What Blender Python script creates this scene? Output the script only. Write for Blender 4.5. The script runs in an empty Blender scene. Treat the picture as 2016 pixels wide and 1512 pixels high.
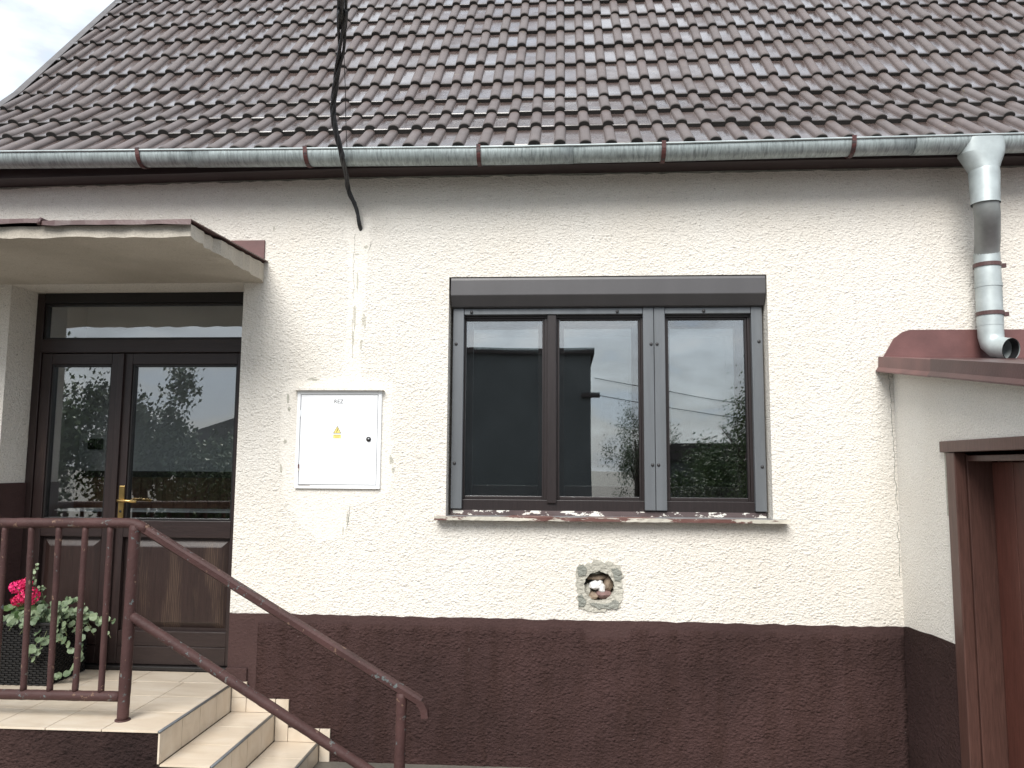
import bpy, bmesh, math, random
from mathutils import Vector, Matrix
R = math.radians
random.seed(7)
scene = bpy.context.scene
COL = scene.collection

# ------------------------------------------------------------------ camera
cam_data = bpy.data.cameras.new('camera')
cam = bpy.data.objects.new('camera', cam_data)
COL.objects.link(cam)
cam_data.sensor_width = 36.0
cam_data.lens = 1540.0 / 2016.0 * 36.0
cam_data.clip_start = 0.05
cam_data.clip_end = 3000
def cam_axes(p, y, r):
    f = Vector((math.sin(y) * math.cos(p), math.cos(y) * math.cos(p), math.sin(p)))
    rt = Vector((math.cos(y), -math.sin(y), 0)); up = rt.cross(f)
    return rt * math.cos(r) + up * math.sin(r), up * math.cos(r) - rt * math.sin(r), f
rt, up, fw = cam_axes(R(5.975), R(-3.689), R(0.3895))
m = Matrix((rt, up, -fw)).transposed().to_4x4()
m.translation = Vector((0, -5.0, 1.83))
cam.matrix_world = m
scene.camera = cam

# ------------------------------------------------------------------ sky, sun, exposure
SUN_EL, SUN_AZ = R(43), R(-14)            # azimuth measured from -Y (behind the camera) towards -X
world = bpy.data.worlds.new('World'); scene.world = world; world.use_nodes = True
wn, wl = world.node_tree.nodes, world.node_tree.links
wn.clear()
wo = wn.new('ShaderNodeOutputWorld'); bg = wn.new('ShaderNodeBackground'); bg.inputs[1].default_value = 0.1
sky = wn.new('ShaderNodeTexSky'); sky.sky_type = 'NISHITA'; sky.sun_disc = False
sky.sun_elevation = SUN_EL; sky.sun_rotation = math.pi - SUN_AZ; sky.dust_density = 2.0
tc = wn.new('ShaderNodeTexCoord'); mp = wn.new('ShaderNodeMapping'); mp.inputs['Scale'].default_value = (1.6, 1.6, 4.2)
mp.inputs['Location'].default_value = (0.35, 0.2, 0.1)
n1 = wn.new('ShaderNodeTexNoise'); n1.inputs['Scale'].default_value = 4.6; n1.inputs['Detail'].default_value = 7; n1.inputs['Roughness'].default_value = 0.52
cr = wn.new('ShaderNodeValToRGB')
e = cr.color_ramp.elements
e[0].position = 0.36; e[0].color = (0.60, 0.70, 0.84, 1)
e[1].position = 0.66; e[1].color = (0.95, 0.985, 1.03, 1)
k = e.new(0.45); k.color = (0.66, 0.71, 0.77, 1)
k = e.new(0.55); k.color = (0.82, 0.89, 0.97, 1)
sc = wn.new('ShaderNodeVectorMath'); sc.operation = 'SCALE'; sc.inputs['Scale'].default_value = 5.0
mx = wn.new('ShaderNodeMixRGB'); mx.inputs[0].default_value = 0.92
sx = wn.new('ShaderNodeSeparateXYZ'); wl.new(tc.outputs['Generated'], sx.inputs[0])
mr = wn.new('ShaderNodeMapRange'); mr.inputs['From Min'].default_value = 0; mr.inputs['From Max'].default_value = 1; mr.inputs['To Min'].default_value = 3.3; mr.inputs['To Max'].default_value = 5.8
wl.new(sx.outputs['Z'], mr.inputs['Value']); wl.new(mr.outputs[0], sc.inputs['Scale'])
wl.new(tc.outputs['Generated'], mp.inputs[0]); wl.new(mp.outputs[0], n1.inputs[0]); wl.new(n1.outputs[0], cr.inputs[0])
wl.new(cr.outputs[0], sc.inputs[0]); wl.new(sky.outputs[0], mx.inputs[1]); wl.new(sc.outputs[0], mx.inputs[2])
wl.new(mx.outputs[0], bg.inputs[0]); wl.new(bg.outputs[0], wo.inputs[0])
sun_d = bpy.data.lights.new('sun', 'SUN'); sun_d.energy = 1.5; sun_d.angle = R(34); sun_d.color = (1.0, 0.97, 0.92)
sun = bpy.data.objects.new('sun', sun_d); COL.objects.link(sun)
sv = Vector((math.sin(SUN_AZ) * math.cos(SUN_EL), -math.cos(SUN_AZ) * math.cos(SUN_EL), math.sin(SUN_EL)))
sun.rotation_euler = sv.to_track_quat('Z', 'Y').to_euler(); sun.location = sv * 40
vs = scene.view_settings
vs.view_transform = 'Standard'; vs.look = 'None'; vs.gamma = 1; vs.exposure = 1.57; vs.use_curve_mapping = False

# ------------------------------------------------------------------ materials
def new_mat(name):
    mt = bpy.data.materials.new(name); mt.use_nodes = True
    nt = mt.node_tree; b = nt.nodes['Principled BSDF']
    return mt, nt, b
def tex(nt, kind='noise', scale=5, detail=4, rough=0.55, stretch=(1, 1, 1), coord='Object', rot=(0, 0, 0), **kw):
    t = nt.nodes.new('ShaderNodeTexCoord'); mpp = nt.nodes.new('ShaderNodeMapping')
    mpp.inputs['Scale'].default_value = stretch; mpp.inputs['Rotation'].default_value = rot
    nt.links.new(t.outputs[coord], mpp.inputs[0])
    if kind == 'noise':
        n = nt.nodes.new('ShaderNodeTexNoise'); n.inputs['Scale'].default_value = scale
        n.inputs['Detail'].default_value = detail; n.inputs['Roughness'].default_value = rough
        n.inputs['Distortion'].default_value = kw.get('dist', 0)
        o = n.outputs[0]
    elif kind == 'voronoi':
        n = nt.nodes.new('ShaderNodeTexVoronoi'); n.inputs['Scale'].default_value = scale
        n.feature = kw.get('feature', 'F1'); o = n.outputs[0]
    else:
        n = nt.nodes.new('ShaderNodeTexWave'); n.inputs['Scale'].default_value = scale; n.bands_direction = kw.get('dir', 'X')
        n.inputs['Distortion'].default_value = kw.get('dist', 2); n.inputs['Detail'].default_value = detail
        n.inputs['Detail Scale'].default_value = kw.get('dscale', 1.0); o = n.outputs[1]
    nt.links.new(mpp.outputs[0], n.inputs[0])
    return o
def ramp(nt, fac, stops, interp='LINEAR'):
    r = nt.nodes.new('ShaderNodeValToRGB'); el = r.color_ramp.elements; r.color_ramp.interpolation = interp
    while len(el) < len(stops): el.new(0.5)
    for q, (p, c) in zip(el, stops):
        q.position = p; q.color = (c, c, c, 1) if isinstance(c, (int, float)) else (*c, 1)
    nt.links.new(fac, r.inputs[0]); return r.outputs[0]
def mix(nt, fac, a, b, mode='MIX'):
    n = nt.nodes.new('ShaderNodeMixRGB'); n.blend_type = mode
    for i, v in ((0, fac), (1, a), (2, b)):
        if hasattr(v, 'links'): nt.links.new(v, n.inputs[i])
        else: n.inputs[i].default_value = v if i == 0 else ((*v, 1) if len(v) == 3 else v)
    return n.outputs[0]
def math_n(nt, op, a, b=None):
    n = nt.nodes.new('ShaderNodeMath'); n.operation = op
    for i, v in ((0, a), (1, b)):
        if v is None: continue
        if hasattr(v, 'links'): nt.links.new(v, n.inputs[i])
        else: n.inputs[i].default_value = v
    return n.outputs[0]
def bump(nt, b, h, strength=0.5, dist=0.01, prev=None):
    n = nt.nodes.new('ShaderNodeBump'); n.inputs['Strength'].default_value = strength; n.inputs['Distance'].default_value = dist
    nt.links.new(h, n.inputs['Height'])
    if prev is not None: nt.links.new(prev, n.inputs['Normal'])
    nt.links.new(n.outputs[0], b.inputs['Normal']); return n.outputs[0]
def setc(nt, b, o): nt.links.new(o, b.inputs['Base Color'])

def plaster(name, c1, c2, relief=1.0, fleck=0.35, fscale=1.0, fl=(0.28, 0.25, 0.21), chips=None, streak=0.02):
    mt, nt, b = new_mat(name); b.inputs['Roughness'].default_value = 0.95; b.inputs['Specular IOR Level'].default_value = 0.15
    big = tex(nt, scale=1.3, detail=5)
    c = ramp(nt, big, [(0.35, c2), (0.62, c1)])
    fine = tex(nt, scale=55 * fscale, detail=3, stretch=(0.8, 1, 1.5), rough=0.6)
    fk = ramp(nt, fine, [(0.30, 1.0), (0.385, 0.0)])
    c = mix(nt, math_n(nt, 'MULTIPLY', fk, fleck), c, fl)
    c = mix(nt, 0.28, c, ramp(nt, tex(nt, scale=140, detail=2), [(0.3, 0.35), (0.6, 1.0)]), 'MULTIPLY')
    c = mix(nt, streak * 2.2, c, ramp(nt, tex(nt, scale=3.2, detail=6, stretch=(3.5, 1, 0.45), rough=0.65), [(0.33, (0.62, 0.57, 0.48)), (0.56, (1, 1, 1))]), 'MULTIPLY')
    if chips: c = mix(nt, ramp(nt, tex(nt, scale=46, detail=5, rough=0.7), [(0.70, 0.0), (0.725, 1.0)]), c, chips)
    setc(nt, b, c)
    h1 = tex(nt, scale=95 * fscale, detail=4, stretch=(0.75, 1, 1.3), rough=0.68)
    vo = tex(nt, 'voronoi', scale=62 * fscale, stretch=(0.9, 1, 1.15)); h2 = math_n(nt, 'MULTIPLY', math_n(nt, 'SUBTRACT', 0.8, vo), ramp(nt, tex(nt, scale=24 * fscale, detail=3), [(0.35, 0.15), (0.62, 1.0)]))
    h = math_n(nt, 'ADD', h1, math_n(nt, 'MULTIPLY', h2, 0.9))
    bump(nt, b, h, 0.95, 0.0135 * relief)
    return mt
def simple(name, col, rough=0.6, var=0.2, scale=8, bmp=0.0, bscale=60, metal=0.0, stretch=(1, 1, 1), spec=None):
    mt, nt, b = new_mat(name)
    b.inputs['Roughness'].default_value = rough; b.inputs['Metallic'].default_value = metal
    lo = tuple(x * (1 - var) for x in col); hi = tuple(min(1, x * (1 + var)) for x in col)
    setc(nt, b, ramp(nt, tex(nt, scale=scale, detail=6, stretch=stretch), [(0.32, lo), (0.68, hi)]))
    if spec is not None: b.inputs['Specular IOR Level'].default_value = spec
    if bmp: bump(nt, b, tex(nt, scale=bscale, detail=4, stretch=stretch), bmp, 0.01)
    return mt
def peeling(name, base, under, thr=0.62, scale=14, rough=0.45, under2=None, bmp=0.25, stretch=(1, 1, 1), spec=0.5):
    mt, nt, b = new_mat(name); b.inputs['Roughness'].default_value = rough; b.inputs['Specular IOR Level'].default_value = spec
    n = tex(nt, scale=scale, detail=7, rough=0.65, stretch=stretch)
    c0 = ramp(nt, tex(nt, scale=5, detail=5), [(0.3, tuple(x * 0.75 for x in base)), (0.7, tuple(x * 1.25 for x in base))])
    mk = ramp(nt, n, [(thr, 0.0), (thr + 0.015, 1.0)])
    u = under
    if under2: u = ramp(nt, tex(nt, scale=4.3, detail=2), [(0.47, under), (0.53, under2)])
    setc(nt, b, mix(nt, mk, c0, u))
    h = math_n(nt, 'ADD', math_n(nt, 'MULTIPLY', mk, -0.6), tex(nt, scale=70, detail=3))
    bump(nt, b, h, bmp, 0.006)
    return mt

M = {}
M['plaster'] = plaster('plaster_cream', (0.88, 0.842, 0.775), (0.85, 0.80, 0.72), 0.8, 0.5)
M['plaster_smooth'] = plaster('plaster_repair', (0.85, 0.812, 0.748), (0.825, 0.778, 0.70), 0.42, 0.2)
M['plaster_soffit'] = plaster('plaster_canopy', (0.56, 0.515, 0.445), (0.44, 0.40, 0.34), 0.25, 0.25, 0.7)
M['plaster_annex'] = plaster('plaster_annex', (0.89, 0.86, 0.80), (0.86, 0.82, 0.75), 0.5, 0.3, 1.2)
M['plinth'] = plaster('plinth_brown', (0.078, 0.044, 0.041), (0.050, 0.029, 0.027), 1.25, 0.55, 0.8, fl=(0.018, 0.011, 0.010), chips=(0.22, 0.18, 0.17), streak=0.22)
M['plinth_smooth'] = plaster('plinth_brown_smooth', (0.078, 0.046, 0.043), (0.058, 0.034, 0.032), 0.3, 0.15, 0.8, fl=(0.02, 0.012, 0.011))
M['plinth_step'] = plaster('plinth_step_side', (0.066, 0.038, 0.034), (0.028, 0.017, 0.016), 1.5, 0.7, 0.7, fl=(0.018, 0.012, 0.011))
M['cement'] = plaster('cement_raw', (0.36, 0.36, 0.32), (0.24, 0.25, 0.22), 0.8, 0.3, 0.8)
M['cement_pale'] = plaster('cement_pale', (0.60, 0.575, 0.50), (0.44, 0.425, 0.365), 0.6, 0.3, 0.8)
M['grout'] = simple('grout', (0.24, 0.19, 0.14), 0.9, 0.25, 20)
M['red_metal'] = peeling('red_painted_sheet', (0.135, 0.060, 0.056), (0.30, 0.20, 0.18), 0.72, 20, 0.45, bmp=0.12)
M['brown_metal'] = peeling('brown_painted_sheet', (0.078, 0.038, 0.036), (0.22, 0.17, 0.16), 0.70, 16, 0.42, bmp=0.15)
M['bracket'] = peeling('bracket_paint', (0.085, 0.028, 0.026), (0.05, 0.03, 0.03), 0.55, 20, 0.5)
M['verge'] = simple('verge_sheet', (0.105, 0.098, 0.098), 0.6, 0.2, 6)
M['fascia'] = simple('fascia_brown', (0.032, 0.018, 0.018), 0.55, 0.25, 6, 0.2, 30, stretch=(0.2, 1, 3))
M['rail'] = peeling('railing_paint', (0.060, 0.029, 0.027), (0.17, 0.105, 0.075), 0.612, 26, 0.6, under2=(0.11, 0.125, 0.125), bmp=0.5, spec=0.25)
M['sill_top'] = peeling('sill_grey', (0.20, 0.20, 0.205), (0.17, 0.08, 0.065), 0.52, 5, 0.5, stretch=(0.5, 1, 3))
M['sill_front'] = peeling('sill_white', (0.50, 0.47, 0.40), (0.12, 0.052, 0.043), 0.475, 6, 0.6, stretch=(0.6, 1, 2.5))
M['white_flakes'] = peeling('white_flaking_paint', (0.09, 0.065, 0.065), (0.72, 0.70, 0.64), 0.535, 9, 0.6, stretch=(1, 1, 2))
M['grey_alu'] = simple('grey_aluminium', (0.145, 0.155, 0.165), 0.38, 0.10, 3, 0.05, 40, metal=0.25, stretch=(6, 6, 0.6))
M['shutter'] = simple('shutter_box_grey', (0.078, 0.075, 0.078), 0.42, 0.06, 2, 0.0, metal=0.1, stretch=(3, 1, 1))
M['dark_alu'] = simple('dark_profile', (0.030, 0.029, 0.031), 0.45, 0.1, 4)
M['black'] = simple('black_rubber', (0.012, 0.012, 0.013), 0.5, 0.2, 10)
M['brass'] = simple('brass', (0.62, 0.42, 0.16), 0.28, 0.15, 20, metal=1.0)
M['steel'] = simple('steel', (0.45, 0.46, 0.47), 0.3, 0.15, 30, metal=1.0)
M['white_enamel'] = simple('white_enamel', (0.83, 0.845, 0.86), 0.35, 0.02, 2)
M['yellow'] = simple('yellow_label', (0.85, 0.70, 0.20), 0.5, 0.04, 8)
M['print'] = simple('dark_print', (0.05, 0.05, 0.055), 0.6, 0.05, 8)
M['cable'] = simple('cable_black', (0.022, 0.022, 0.024), 0.42, 0.4, 30, 0.4, 40)
M['interior'] = simple('interior_white', (0.74, 0.74, 0.75), 0.9, 0.04, 2)
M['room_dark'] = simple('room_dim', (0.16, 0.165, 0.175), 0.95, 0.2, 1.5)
M['room_floor'] = simple('room_floor', (0.12, 0.09, 0.07), 0.6, 0.2, 4)
M['stone_red'] = simple('brick_rubble', (0.20, 0.125, 0.115), 0.9, 0.3, 20, 0.5, 40)
M['stone_brown'] = simple('rubble_brown', (0.30, 0.23, 0.17), 0.9, 0.3, 20, 0.5, 40)
M['foam'] = simple('white_foam', (0.80, 0.79, 0.78), 0.8, 0.05, 20, 0.3, 50)
M['soil'] = simple('soil', (0.03, 0.02, 0.015), 0.95, 0.3, 30, 0.6, 60)
M['leaf_var'] = None

def zinc(name, col, streak=True):
    mt, nt, b = new_mat(name); b.inputs['Metallic'].default_value = 0.35; b.inputs['Roughness'].default_value = 0.5
    s = tex(nt, scale=34, detail=6, rough=0.7, stretch=(2.2, 0.5, 0.35), dist=0.4)
    big = tex(nt, scale=2.2, detail=4)
    c = ramp(nt, s, [(0.30, tuple(x * 0.48 for x in col)), (0.52, col), (0.72, tuple(min(1, x * 1.35) for x in col))]) if streak else \
        ramp(nt, tex(nt, scale=9, detail=6), [(0.3, tuple(x * 0.8 for x in col)), (0.7, tuple(x * 1.15 for x in col))])
    c = mix(nt, 0.5, c, ramp(nt, big, [(0.35, 0.65), (0.65, 1.0)]), 'MULTIPLY')
    setc(nt, b, c); bump(nt, b, s, 0.10, 0.003); return mt
M['zinc'] = zinc('zinc_streaked', (0.40, 0.455, 0.455))
M['zinc_plain'] = zinc('zinc_plain', (0.45, 0.50, 0.50), False)
M['zinc_dark'] = zinc('zinc_darker', (0.27, 0.285, 0.28), False)  # darker tone of the plain zinc, for the offset bend

def wood(name, base, worn, thr=0.60, rough=0.38, dirz=True, amount=0.9):
    mt, nt, b = new_mat(name); b.inputs['Roughness'].default_value = rough
    st = (14, 14, 0.9) if dirz else (0.9, 14, 14)
    g = tex(nt, scale=5.5, detail=7, rough=0.65, stretch=st, dist=1.2)
    c = ramp(nt, g, [(0.3, tuple(x * 0.7 for x in base)), (0.7, tuple(x * 1.3 for x in base))])
    w = tex(nt, 'wave', scale=24, detail=2.5, stretch=(1, 1, 0.10) if dirz else (0.10, 1, 1), dist=9, dscale=0.8, dir='X' if dirz else 'Z')
    lines = ramp(nt, w, [(0.35, 0.15), (0.85, 1.0)])
    patch = ramp(nt, tex(nt, scale=4.2, detail=5, stretch=(2.2, 1, 0.35) if dirz else (0.35, 1, 2.2), rough=0.6), [(thr, 0.0), (thr + 0.12, 1.0)])
    c = mix(nt, math_n(nt, 'MULTIPLY', math_n(nt, 'MULTIPLY', lines, patch), amount), c, worn)
    setc(nt, b, c); bump(nt, b, g, 0.25, 0.004); return mt
M['wood'] = wood('door_wood', (0.024, 0.0145, 0.0135), (0.09, 0.055, 0.04), 0.66)
M['wood_h'] = wood('door_wood_horizontal', (0.024, 0.0145, 0.0135), (0.09, 0.055, 0.04), 0.66, dirz=False)
M['wood_panel'] = wood('door_panel_worn', (0.026, 0.0145, 0.0125), (0.075, 0.048, 0.034), 0.50)
M['wood_dark'] = wood('frame_wood_dark', (0.012, 0.010, 0.010), (0.05, 0.035, 0.03), 0.7)
M['wood_window'] = wood('window_wood', (0.018, 0.0125, 0.0125), (0.16, 0.13, 0.12), 0.64)
M['wainscot'] = wood('pine_wainscot', (0.13, 0.066, 0.034), (0.2, 0.11, 0.06), 0.45)
M['shed_wood'] = wood('shed_door_paint', (0.105, 0.036, 0.026), (0.14, 0.06, 0.045), 0.75, 0.45)
M['shed_frame'] = wood('shed_frame_paint', (0.088, 0.042, 0.033), (0.15, 0.09, 0.07), 0.72, 0.45)

def glass(name, base_fac=0.10, tint=(0.93, 0.96, 0.96)):
    mt = bpy.data.materials.new(name); mt.use_nodes = True; nt = mt.node_tree
    nt.nodes.remove(nt.nodes['Principled BSDF']); out = nt.nodes['Material Output']
    tr = nt.nodes.new('ShaderNodeBsdfTransparent'); tr.inputs[0].default_value = (*tint, 1)
    gl = nt.nodes.new('ShaderNodeBsdfGlossy'); gl.inputs['Roughness'].default_value = 0.0
    fr = nt.nodes.new('ShaderNodeFresnel'); fr.inputs[0].default_value = 1.5
    f = math_n(nt, 'MINIMUM', math_n(nt, 'ADD', fr.outputs[0], base_fac), 1.0)
    ms = nt.nodes.new('ShaderNodeMixShader')
    h = tex(nt, scale=1.6, detail=1)
    bp = nt.nodes.new('ShaderNodeBump'); bp.inputs['Strength'].default_value = 0.03; bp.inputs['Distance'].default_value = 0.02
    nt.links.new(h, bp.inputs['Height']); nt.links.new(bp.outputs[0], gl.inputs['Normal'])
    nt.links.new(f, ms.inputs[0]); nt.links.new(tr.outputs[0], ms.inputs[1]); nt.links.new(gl.outputs[0], ms.inputs[2])
    nt.links.new(ms.outputs[0], out.inputs[0]); return mt
M['glass'] = glass('window_glass', 0.22)
M['glass_door'] = glass('door_glass', 0.19)

def tile_material():
    mt, nt, b = new_mat('roof_tile_concrete')
    at = nt.nodes.new('ShaderNodeAttribute'); at.attribute_name = 'pan'
    ed = nt.nodes.new('ShaderNodeAttribute'); ed.attribute_name = 'lip'
    gn = nt.nodes.new('ShaderNodeNewGeometry')
    oi = nt.nodes.new('ShaderNodeObjectInfo')
    def wnoise(scale, detail=5):
        n = nt.nodes.new('ShaderNodeTexNoise'); n.inputs['Scale'].default_value = scale; n.inputs['Detail'].default_value = detail
        nt.links.new(gn.outputs['Position'], n.inputs[0]); return n.outputs[0]
    roll = ramp(nt, wnoise(9), [(0.3, (0.098, 0.076, 0.070)), (0.7, (0.142, 0.113, 0.105))])
    roll = mix(nt, 0.35, roll, ramp(nt, oi.outputs['Random'], [(0.0, (0.118, 0.086, 0.078)), (0.5, (0.112, 0.096, 0.088)), (1.0, (0.128, 0.102, 0.092))]))
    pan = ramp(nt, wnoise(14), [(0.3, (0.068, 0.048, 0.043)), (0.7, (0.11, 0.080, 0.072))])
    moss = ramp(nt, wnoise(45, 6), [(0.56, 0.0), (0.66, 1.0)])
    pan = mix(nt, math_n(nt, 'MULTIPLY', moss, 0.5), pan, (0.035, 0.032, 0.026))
    c = mix(nt, at.outputs['Fac'], roll, pan)
    yel = ramp(nt, wnoise(22, 6), [(0.68, 0.0), (0.74, 1.0)])
    c = mix(nt, math_n(nt, 'MULTIPLY', yel, 0.45), c, (0.26, 0.235, 0.13))
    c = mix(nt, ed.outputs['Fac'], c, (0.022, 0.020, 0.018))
    setc(nt, b, c)
    wet = ramp(nt, wnoise(3.5, 5), [(0.36, 0.62), (0.52, 0.12)])
    r = mix(nt, at.outputs['Fac'], (0.50, 0.50, 0.50), wet)
    r = mix(nt, ed.outputs['Fac'], r, (0.9, 0.9, 0.9))
    nt.links.new(r, b.inputs['Roughness'])
    b.inputs['Specular IOR Level'].default_value = 0.6
    wm = ramp(nt, wnoise(1.7, 6), [(0.40, 0.30), (0.60, 1.0)])
    cw = math_n(nt, 'MULTIPLY', math_n(nt, 'MULTIPLY', at.outputs['Fac'], wm), math_n(nt, 'SUBTRACT', 1.0, ed.outputs['Fac']))
    nt.links.new(cw, b.inputs['Coat Weight']); b.inputs['Coat IOR'].default_value = 2.3; b.inputs['Coat Roughness'].default_value = 0.2
    bump(nt, b, wnoise(70, 4), 0.22, 0.006)
    return mt
M['tile'] = tile_material()

def ceramic():
    mt, nt, b = new_mat('ceramic_tile_beige'); b.inputs['Roughness'].default_value = 0.28
    oi = nt.nodes.new('ShaderNodeObjectInfo')
    gn = nt.nodes.new('ShaderNodeNewGeometry')
    def wn_(scale, st, detail=6):
        mpp = nt.nodes.new('ShaderNodeMapping'); mpp.inputs['Scale'].default_value = st; mpp.inputs['Rotation'].default_value = (0, 0, 0.5)
        n = nt.nodes.new('ShaderNodeTexNoise'); n.inputs['Scale'].default_value = scale; n.inputs['Detail'].default_value = detail; n.inputs['Distortion'].default_value = 0.8
        nt.links.new(gn.outputs['Position'], mpp.inputs[0]); nt.links.new(mpp.outputs[0], n.inputs[0]); return n.outputs[0]
    c = ramp(nt, wn_(4, (1, 3, 2)), [(0.3, (0.56, 0.455, 0.34)), (0.5, (0.64, 0.54, 0.42)), (0.7, (0.70, 0.615, 0.51))])
    c = mix(nt, 0.3, c, ramp(nt, oi.outputs['Random'], [(0, (0.60, 0.50, 0.39)), (1, (0.70, 0.63, 0.53))]))
    d = ramp(nt, wn_(18, (1, 1, 1)), [(0.62, 0.0), (0.75, 1.0)])
    c = mix(nt, math_n(nt, 'MULTIPLY', d, 0.25), c, (0.36, 0.29, 0.21))
    setc(nt, b, c); return mt
M['ceramic'] = ceramic()

def leaf_mat(name, c1, c2, rough=0.55):
    mt, nt, b = new_mat(name); b.inputs['Roughness'].default_value = rough
    oi = nt.nodes.new('ShaderNodeObjectInfo')
    gn = nt.nodes.new('ShaderNodeNewGeometry'); n = nt.nodes.new('ShaderNodeTexNoise'); n.inputs['Scale'].default_value = 6
    nt.links.new(gn.outputs['Position'], n.inputs[0])
    f = math_n(nt, 'ADD', math_n(nt, 'MULTIPLY', oi.outputs['Random'], 0.6), math_n(nt, 'MULTIPLY', n.outputs[0], 0.4))
    setc(nt, b, ramp(nt, f, [(0.2, c1), (0.8, c2)]))
    return mt
M['leaf_silver'] = leaf_mat('silver_leaf', (0.085, 0.13, 0.065), (0.23, 0.29, 0.17))
M['leaf_green'] = leaf_mat('geranium_leaf', (0.035, 0.075, 0.02), (0.08, 0.14, 0.04))
M['tree_leaf'] = leaf_mat('tree_leaf', (0.03, 0.055, 0.015), (0.09, 0.13, 0.04))
M['petal'] = leaf_mat('magenta_petal', (0.55, 0.004, 0.07), (0.85, 0.02, 0.19), 0.5)
M['stem'] = simple('plant_stem', (0.13, 0.15, 0.07), 0.7, 0.2, 10)
M['bark'] = simple('bark', (0.06, 0.045, 0.035), 0.9, 0.3, 10, 0.6, 20)
M['wicker'] = simple('black_wicker', (0.006, 0.0055, 0.0055), 0.65, 0.3, 30)
def ground_mat():
    mt, nt, b = new_mat('ground_concrete'); b.inputs['Roughness'].default_value = 0.75
    c = ramp(nt, tex(nt, scale=1.5, detail=8), [(0.35, (0.11, 0.10, 0.085)), (0.65, (0.19, 0.17, 0.14))])
    c = mix(nt, 0.4, c, ramp(nt, tex(nt, scale=60, detail=5), [(0.3, 0.4), (0.7, 1.0)]), 'MULTIPLY')
    setc(nt, b, c); bump(nt, b, tex(nt, scale=40, detail=5), 0.4, 0.01); return mt
M['ground'] = ground_mat()
M['road'] = simple('asphalt', (0.055, 0.055, 0.057), 0.8, 0.2, 3, 0.4, 80)
M['far_wall'] = simple('neighbour_wall', (0.10, 0.105, 0.105), 0.9, 0.15, 1, 0.3, 30)
M['far_roof'] = simple('neighbour_roof', (0.045, 0.035, 0.033), 0.8, 0.2, 3)
M['far_light'] = simple('neighbour_plaster', (0.32, 0.29, 0.25), 0.9, 0.1, 1)

# ------------------------------------------------------------------ mesh helpers
def link(name, me, mat=None, parent=None, smooth=False):
    o = bpy.data.objects.new(name, me); COL.objects.link(o)
    if mat is not None:
        me.materials.clear(); me.materials.append(M[mat] if isinstance(mat, str) else mat)
    if smooth:
        me.polygons.foreach_set('use_smooth', [True] * len(me.polygons))
    if parent is not None:
        o.parent = parent
        p = parent; off = Vector((0, 0, 0))
        while p is not None:
            off += p.location; p = p.parent
        o.location = -off                      # mesh coordinates are world coordinates
    return o
def mesh(name, v, f, mat, parent=None, smooth=False):
    me = bpy.data.meshes.new(name); me.from_pydata([tuple(p) for p in v], [], f); me.update()
    return link(name, me, mat, parent, smooth)
def from_bm(name, bm, mat, parent=None, smooth=False):
    bmesh.ops.recalc_face_normals(bm, faces=bm.faces)
    me = bpy.data.meshes.new(name); bm.to_mesh(me); bm.free()
    return link(name, me, mat, parent, smooth)
def bm_box(bm, x0, x1, y0, y1, z0, z1, bev=0.0, mtx=None):
    r = bmesh.ops.create_cube(bm, size=1)
    for v in r['verts']:
        v.co = Vector((x0 + (v.co.x + .5) * (x1 - x0), y0 + (v.co.y + .5) * (y1 - y0), z0 + (v.co.z + .5) * (z1 - z0)))
        if mtx: v.co = mtx @ v.co
    if bev:
        es = list({e for v in r['verts'] for e in v.link_edges})
        bmesh.ops.bevel(bm, geom=es, offset=bev, segments=2, affect='EDGES', profile=0.6)
def box(name, x0, x1, y0, y1, z0, z1, mat, parent=None, bev=0.003):
    bm = bmesh.new(); bm_box(bm, x0, x1, y0, y1, z0, z1, bev); return from_bm(name, bm, mat, parent)
def bm_tube(bm, path, r, n=12, cap=True, flat=None):
    path = [Vector(p) for p in path]; rings = []
    rs = r if isinstance(r, (list, tuple)) else [r] * len(path)
    prev = None
    for i, p in enumerate(path):
        t = (path[min(i + 1, len(path) - 1)] - path[max(i - 1, 0)]).normalized()
        if prev is None:
            a = Vector((0, 0, 1)) if abs(t.z) < 0.9 else Vector((1, 0, 0))
            u = t.cross(a).normalized()
        else:
            u = (prev - t * prev.dot(t)).normalized()
        prev = u; w = t.cross(u)
        rings.append([bm.verts.new(p + (u * math.cos(2 * math.pi * k / n) + w * math.sin(2 * math.pi * k / n)) * rs[i]) for k in range(n)])
    for a, b in zip(rings, rings[1:]):
        for k in range(n):
            bm.faces.new((a[k], a[(k + 1) % n], b[(k + 1) % n], b[k]))
    if cap:
        bm.faces.new(rings[0][::-1]); bm.faces.new(rings[-1])
def tube(name, path, r, mat, parent=None, n=12, cap=True):
    bm = bmesh.new(); bm_tube(bm, path, r, n, cap); return from_bm(name, bm, mat, parent, True)
def prism(name, poly, y0, y1, mat, parent=None):
    """polygon in X,Z extruded along Y (front face at y0)"""
    n = len(poly)
    v = [(x, y0, z) for x, z in poly] + [(x, y1, z) for x, z in poly]
    f = [list(range(n)), list(range(2 * n - 1, n - 1, -1))] + [(i, n + i, n + (i + 1) % n, (i + 1) % n) for i in range(n)]
    bm = bmesh.new(); vv = [bm.verts.new(p) for p in v]
    for q in f: bm.faces.new([vv[i] for i in q])
    return from_bm(name, bm, mat, parent)
def rag(p, q, step, amp, rnd):
    """ragged line of points from p to q"""
    n = max(2, int(math.hypot(q[0] - p[0], q[1] - p[1]) / step)); out = []
    dx, dz = (q[0] - p[0]) / n, (q[1] - p[1]) / n; L = math.hypot(dx, dz)
    for i in range(n):
        a = rnd.uniform(-amp, amp) if i else 0
        out.append((p[0] + dx * i - dz / L * a, p[1] + dz * i + dx / L * a))
    return out
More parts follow.
